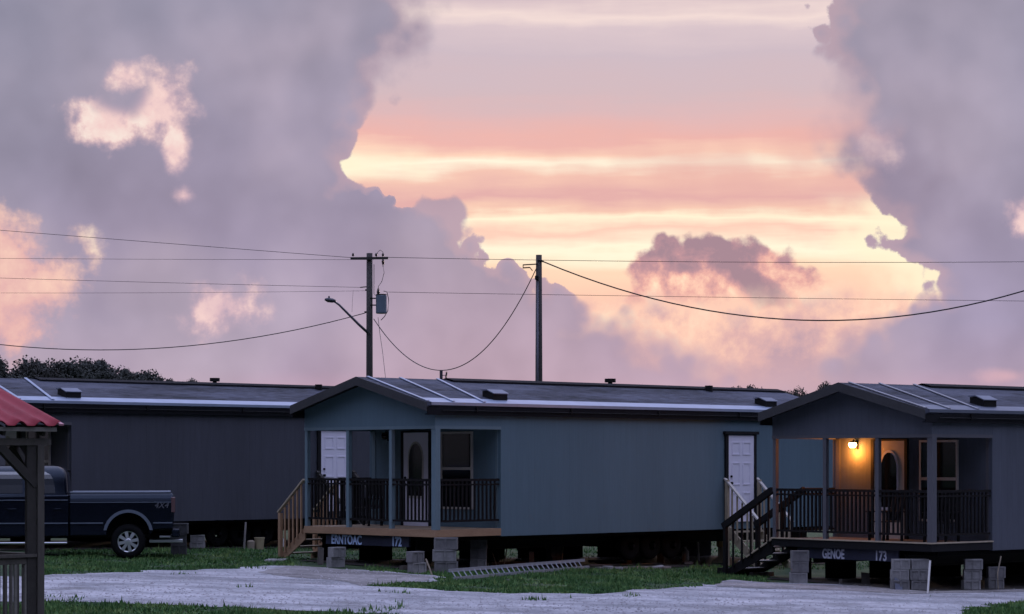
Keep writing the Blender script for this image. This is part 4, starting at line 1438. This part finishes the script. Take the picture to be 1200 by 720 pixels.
def pole_two():
    Y = 84.0
    x = pt(631.5, 540, Y).x
    o = empty('utility_pole', (x, Y, 0), 0, 'plain wooden utility pole with a thick cable and small top bracket', 'utility pole', 'utility poles')
    def l(px, py):
        p = pt(px, py, Y); return Vector((p.x - x, 0, p.z))
    q = MB(); q.tube([(0, 0, -.3), (0, 0, 6), l(631.5, 299)], [.15, .13, .11], 14); q.build('pole', M['pole_wood'], o, smooth=True)
    q = MB(); q.tube([(-.05, -.15, .2), l(630, 330) + Vector((0, -.14, 0))], .045, 8); q.build('conduit', M['lamp_metal'], o, smooth=True)
    q = MB()
    q.bar(l(613, 311) + Vector((0, -.12, 0)), l(630, 310) + Vector((0, -.12, 0)), .05, .04); q.bar(l(613, 314.5) + Vector((0, -.12, 0)), l(621, 314) + Vector((0, -.12, 0)), .05, .04)
    q.bar(l(613, 310.5) + Vector((0, -.12, 0)), l(613, 315) + Vector((0, -.12, 0)), .05, .03); q.bar(l(621, 314) + Vector((0, -.12, 0)), l(624, 318) + Vector((0, -.12, 0)), .03, .03)
    q.build('bracket', M['black_metal'], o)
    q = MB(); c = l(629, 326) + Vector((0, -.16, 0)); q.tube([c + Vector((0, 0, .10)), c + Vector((0, 0, .05)), c + Vector((0, 0, -.06)), c + Vector((0, 0, -.1))], [.03, .075, .075, .03], 10); q.build('cable_clamp', M['black_metal'], o)
    q = MB(); q.bar(l(630, 306) + Vector((0, -.1, 0)), l(637, 307) + Vector((0, -.1, 0)), .05, .06); q.build('cable_hook', M['black_metal'], o)


pole_one()
pole_two()
q = MB(); p = pt(517, 470, 74); q.tube([(p.x, p.y, -.1), (p.x, p.y, pt(517, 434, 74).z)], .05, 8); q.tube([pt(523.5, 436, 74), pt(522.5, 443, 74)], .03, 6)
q.bar(pt(517, 440, 74), pt(523, 440, 74), .02, .02)
tag(q.build('service_mast', M['lamp_metal']), 'short thin grey mast rising just behind the blue home ridge', 'mast')


def quad3(a, b, c):
    A = np.array([[p[0] ** 2, p[0], 1] for p in (a, b, c)], float)
    k = np.linalg.solve(A, np.array([p[1] for p in (a, b, c)], float))
    return lambda x: k[0] * x * x + k[1] * x + k[2]


def line(fn, x0, x1, Y0, Y1, r, label, grp, n=40):
    pts = []
    for i in range(n + 1):
        t = i / n
        x = x0 + (x1 - x0) * t
        # even in true distance along the span
        pts.append(pt(x, fn(x), Y0 + (Y1 - Y0) * t))
    q = MB(); q.tube(pts, r, 6)
    tag(q.build('power_line', M['wire'], smooth=True), label, 'power line', grp)


G1 = 'overhead power lines'
line(quad3((-300, 246), (0, 270), (410, 302)), -500, 414, 100, 95.8, .011, 'topmost thin wire left of the transformer pole', G1)
line(quad3((-300, 300), (0, 303), (430, 304.5)), -500, 432, 102, 95.8, .008, 'second thin wire from the top left of the transformer pole', G1)
line(quad3((-300, 316), (0, 326), (423, 337)), -500, 423, 100, 95.9, .009, 'third thin wire from the top left of the transformer pole', G1)
line(quad3((-300, 341), (0, 343.5), (428, 341)), -500, 430, 100, 95.9, .007, 'faint lowest straight wire left of the transformer pole', G1)
line(quad3((441, 301.5), (631, 305), (1200, 307)), 441, 1700, 95.8, 99, .012, 'topmost thin wire crossing the sunset right of the transformer pole', G1)
line(quad3((456, 342.5), (640, 345.5), (1200, 353)), 455, 1700, 95.8, 98, .010, 'thin straight wire crossing the sunset below the topmost one', G1)
line(quad3((0, 404), (190, 408), (428, 367)), -400, 428, 90, 95.9, .020, 'thick sagging cable ending at the street light arm pole', G1)
line(quad3((438, 374), (512, 434), (627, 318)), 438, 629, 95.85, 83.85, .018, 'deeply sagging cable strung between the two utility poles', G1)
line(quad3((637, 307), (920, 374.5), (1200, 341)), 637, 1500, 83.9, 78, .026, 'thick twisted cable sagging from the plain pole across the sunset', G1)
q = MB(); q.tube([pt(443, 372, 95.7), pt(445, 390, 95.4), pt(448, 410, 94.5), pt(452, 445, 92), pt(456, 500, 90)], .010, 6)
tag(q.build('power_line', M['wire']), 'thin drop wire hanging down from below the transformer', 'power line', G1)
q = MB(); q.tube([pt(414, 340, 96), pt(413, 352, 96), pt(412.5, 366, 95.9)], .006, 6)
tag(q.build('power_line', M['wire']), 'short faint vertical wire above the street light arm', 'power line', G1)


# ---------------------------------------------------------------- yard things
def ladder():
    a = at(532, 681); b = at(690, 667)
    d = (b - a); L_ = d.length
    rz = math.atan2(d.y, d.x)
    o = empty('ladder', a, rz, 'aluminium ladder lying on its side in the grass before the blue home', 'ladder')
    tilt = Vector((0, .12, .17))
    dz = b.z - a.z
    for k in (0, 1):
        q = MB(); q.bar(tilt * k + Vector((0, 0, .05)), Vector((L_, 0, dz + .05)) + tilt * k, .03, .07); q.build('ladder_rail', M['ladder'], o)
    n = int(L_ / .3)
    for i in range(n):
        x = .12 + i * .3
        p = Vector((x, 0, dz * x / L_ + .05))
        q = MB(); q.tube([p, p + tilt], .014, 6); q.build('rung', M['ladder'], o)


ladder()


def board(px0, py0, px1, py1, w, h, lift, label, name='plank', m_='plank'):
    a = at(px0, py0); b = at(px1, py1)
    q = MB(); q.bar(a + Vector((0, 0, lift)), b + Vector((0, 0, lift)), w, h)
    tag(q.build(name, M[m_]), label, 'plank', 'loose planks by the ladder')


board(690, 664, 776, 662, .14, .05, .025, 'long grey plank lying below the block pier in mid wall')
board(700, 667, 784, 666, .16, .05, .025, 'lower grey plank lying at the grass edge')
board(690, 659, 735, 659.5, .14, .06, .03, 'short grey plank behind the long one by the ladder end')
for i, (px, py, s, lb) in enumerate(((712, 667.5, .11, 'broken block chunk left of the other debris by the planks'), (725, 668, .10, 'smaller broken block chunk near the middle of the plank debris'),
                                     (771, 667, .12, 'pale broken block chunk at the plank ends'), (806, 662, .12, 'flat grey rubble chunk in the grass near the back door'),
                                     (595, 681, .05, 'tiny pale stone in the grass before the ladder'))):
    p = at(px, py)
    q = MB()
    vs = [(p.x + s * random.uniform(.7, 1.4) * a, p.y + s * random.uniform(.6, 1) * b, p.z + c * s * random.uniform(.5, .9)) for a, b, c in ((-1, -1, 0), (1, -1, 0), (1, 1, 0), (-1, 1, 0), (-1, -1, 1), (1, -1, 1), (1, 1, 1), (-1, 1, 1))]
    q.add(vs, [(3, 2, 1, 0), (4, 5, 6, 7), (0, 1, 5, 4), (1, 2, 6, 5), (2, 3, 7, 6), (3, 0, 4, 7)])
    tag(q.build('rubble_chunk', M['block'], bevel=.012), lb, 'rubble', 'rubble chunks in the yard')


def stake(px0, py0, px1, py1, r, label, m_='stick', name='stake', bend=0.0):
    a = at(px0, py0); b = pt(px1, py1, a.y + .05)
    mid = a.lerp(b, .5) + Vector((bend, 0, 0))
    q = MB(); q.tube([a - Vector((0, 0, .03)), mid, b], r, 8)
    tag(q.build(name, M[m_]), label, 'stake', 'thin stakes and pipes under the homes')


stake(507, 675, 499, 655, .018, 'thin leaning stick between the two front piers of the blue home')
stake(590, 665, 596, 632, .016, 'thin pale stake under the left edge of the slate blue siding')
stake(583, 665, 577, 648, .014, 'short leaning stick beside the pale stake under the siding')
stake(658, 663, 661, 631, .016, 'thin dark stake under the siding behind the ladder')
stake(717, 661, 718, 632, .022, 'white pipe standing under the slate blue siding right of the pier', 'pvc', 'pipe') if False else stake(819, 659, 818, 631, .028, 'white pipe standing under the siding near the back door', 'pvc', 'pipe')
stake(1087, 696, 1090, 657, .022, 'bright white pipe leaning on the double pier of the lamp lit home', 'pvc', 'pipe')
stake(1170, 692, 1173, 652, .016, 'bent pale stick at the corner of the dark grey siding', bend=-.05)
stake(286, 644, 288, 612, .028, 'pale grey pipe standing under the charcoal siding', 'plank', 'pipe')

def lean_board(px, py, ptop, wpx, label, m_, lean=.12):
    a = at(px, py); hgt = (py - ptop) / 2700 * a.y; w = wpx / 2700 * a.y
    q = MB(); q.prism([(a.x, a.y, a.z), (a.x + w, a.y + .02, a.z), (a.x + w, a.y + .02 + lean, a.z + hgt * .92), (a.x, a.y + lean, a.z + hgt)], (0, .03, 0))
    tag(q.build('board', M[m_]), label, 'board', 'boards leaning under the homes')


lean_board(1049, 692, 669, 9, 'blue grey board leaning beside the double pier of the lamp lit porch', 'banner_grey')
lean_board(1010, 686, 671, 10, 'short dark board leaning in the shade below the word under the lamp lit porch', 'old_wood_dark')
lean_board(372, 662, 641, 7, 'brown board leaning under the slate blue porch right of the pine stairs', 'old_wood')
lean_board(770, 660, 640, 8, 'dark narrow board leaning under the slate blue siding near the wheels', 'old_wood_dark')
lean_board(620, 664, 646, 6, 'short grey board leaning under the slate blue siding behind the ladder', 'plank')
for (x0, y0, x1, y1, lb) in ((470, 668, 500, 667, 'short dark timber on the soil under the blue porch corner'), (575, 664, 630, 661, 'long dark timber on the soil under the slate blue siding'),
                             (985, 684, 1040, 683, 'long dark timber on the soil under the lamp lit porch'), (880, 676, 905, 675, 'short dark timber at the foot of the dark stairs')):
    a = at(x0, y0); b = at(x1, y1)
    q = MB(); q.bar(a + Vector((0, 0, .05)), b + Vector((0, 0, .05)), .10, .10)
    tag(q.build('timber', M['old_wood']), lb, 'timber', 'timbers lying under the homes')

# small containers
def pot(px, py, prof, name, m_, label, cat):
    p = at(px, py)
    q = MB(); q.tube([p + Vector((0, 0, z)) for r, z in prof], [r for r, z in prof], 16)
    tag(q.build(name, M[m_], smooth=False), label, cat)


pot(330, 642, [(.09, 0), (.10, .02), (.10, .20), (.05, .27), (.035, .28), (.035, .33)], 'jug', 'pvc', 'white plastic jug under the charcoal home beside the pine stairs', 'jug')
pot(304, 644, [(.11, 0), (.14, .30), (.15, .30), (.15, .33)], 'bucket', 'tan', 'tan bucket under the charcoal home by the grey pipe', 'bucket')
pot(294, 644, [(.10, 0), (.11, .22), (.06, .25)], 'paint_can', 'stick', 'small brown can left of the tan bucket', 'can')
pot(803, 659, [(.06, 0), (.10, .06), (.10, .30), (.04, .37), (.03, .42)], 'jug', 'pvc', 'pale plastic jug in the dark beneath the slate blue siding', 'jug')
p = at(322, 658)
q = MB(); q.box(p.x - .22, p.x + .28, p.y - .5, p.y + .5, p.z, p.z + .05)
tag(q.build('paving_slab', M['block'], bevel=.01), 'flat pale slab in the grass at the foot of the pine stairs', 'slab')
# stand with a yellow jug beside the back door stairs
p = at(846, 661)
q = MB(); q.box(p.x - .10, p.x + .10, p.y - .1, p.y + .1, p.z, p.z + .46)
q.prism([(p.x - .35, p.y - .1, p.z), (p.x - .10, p.y - .1, p.z), (p.x - .10, p.y - .1, p.z + .2)], (0, .2, 0))
tag(q.build('stump', M['tan']), 'olive tan stand at the foot of the blue home back door', 'stand')
q = MB(); q.tube([(p.x - .05, p.y, p.z + .461), (p.x - .05, p.y, p.z + .50), (p.x - .05, p.y, p.z + .66), (p.x - .05, p.y, p.z + .74)], [.08, .10, .10, .04], 14)
tag(q.build('jug', M['yellow']), 'yellow plastic jug on the olive tan stand', 'jug')


# ---------------------------------------------------------------- distant trees
def make_tree(seed, H, Rr, leafm, label):
    rs = np.random.default_rng(seed)
    o = empty('tree', (0, 0, 0), 0, label, 'tree', 'trees beyond the homes')
    q = MB()
    q.tube([(0, 0, -.3), (.1, 0, H * .35), (-.1, .1, H * .6), (0, 0, H * .85)], [.28, .2, .13, .05], 8)
    for k in range(7):
        t = rs.uniform(0, 6.28); z = H * rs.uniform(.4, .75)
        q.tube([(0, 0, z), (math.cos(t) * Rr * .4, math.sin(t) * Rr * .4, z + H * .07), (math.cos(t) * Rr * .8, math.sin(t) * Rr * .8, z + H * .12)], [.09, .06, .03], 5)
    q.build('trunk', M['bark'], o)
    vs, fs = [], []
    cl = []
    for k in range(16):
        t = rs.uniform(0, 6.28); z = rs.uniform(.42, .97)
        rr = Rr * (1.0 - abs(z - .62) * 1.5) * rs.uniform(.3, 1.0)
        cl.append((math.cos(t) * rr, math.sin(t) * rr, z * H, Rr * rs.uniform(.26, .48)))
    for (cx, cy, cz, r) in cl:
        for k in range(420):
            d = rs.normal(size=3); d /= np.linalg.norm(d)
            pr = r * rs.uniform(.55, 1.08)
            c = np.array((cx, cy, cz)) + d * pr * np.array((1, 1, .85))
            s = rs.uniform(.05, .17)
            a = rs.normal(size=3); a /= np.linalg.norm(a)
            b = np.cross(a, d); b /= (np.linalg.norm(b) + 1e-6)
            n = len(vs)
            vs += [tuple(c + a * s), tuple(c + b * s * .7), tuple(c - a * s), tuple(c - b * s * .7)]
            fs.append((n, n + 1, n + 2, n + 3))
    zm = max(p[2] for p in vs)
    vs = [(p[0], p[1], p[2] * H / zm) for p in vs]
    me = bpy.data.meshes.new('crown'); me.from_pydata(vs, [], fs); me.materials.append(M[leafm])
    c = bpy.data.objects.new('crown', me); COL.objects.link(c); c.parent = o
    return o


def label_tree(i):
    return TL[i]


protos = [make_tree(11, 11.0, 3.0, 'leaf', ''), make_tree(12, 11.0, 2.4, 'leaf2', ''), make_tree(13, 11.0, 3.4, 'leaf', '')]
used = [False] * 3
# (photo x of the crown, photo y of its top, distance, words)
TREES = [(-25, 412, 225), (-8, 418, 232), (8, 413, 224), (22, 420, 236), (36, 422, 228), (49, 415, 240), (62, 420, 226), (74, 424, 234), (84, 415, 230), (97, 423, 226),
         (106, 418, 238), (120, 427, 232), (133, 421, 228), (146, 431, 236), (157, 434, 230), (170, 431, 226), (180, 438, 238), (3, 424, 212), (30, 428, 214), (56, 427, 210), (80, 429, 213), (104, 431, 211), (128, 432, 215), (150, 437, 210), (170, 438, 214), (188, 441, 216),
         (211, 444, 232), (236, 442, 228), (203, 445, 240), (704, 449, 240), (868, 451, 210), (882, 450, 220), (893, 453, 215), (916, 456, 212), (929, 456, 218), (946, 451, 206), (957, 446, 214)]
for i, (px, py, Y) in enumerate(TREES):
    k = i % 3
    t = protos[k] if not used[k] else copy_tree(protos[k])
    used[k] = True
    top = pt(px, py, Y)
    s = (top.z - gz(top.x)) / 11.0
    wide = (1.0, .8, 1.12)[i % 3] if i < 26 else .62
    t.location = (top.x, Y, gz(top.x))
    t.scale = (s * wide, s * wide, s)
    t.rotation_euler = (0, 0, i * 1.7)
    if i < 26:
        t['label'] = 'dark evergreen crown in the wooded rise above the charcoal home roof'
        t['group'] = 'trees of the wooded rise'
    elif i < 29:
        t['label'] = 'small distant treetop peeking over the charcoal home ridge, right of the wood'
        t['group'] = 'treetops over the charcoal home'
    elif i == 29:
        t['label'] = 'tiny treetop behind the middle of the slate blue home ridge'
        t['group'] = 'treetops over the blue home'
    else:
        t['label'] = 'small distant treetop between the slate blue roof and lamp lit home gable'
        t['group'] = 'treetops between the two right homes'
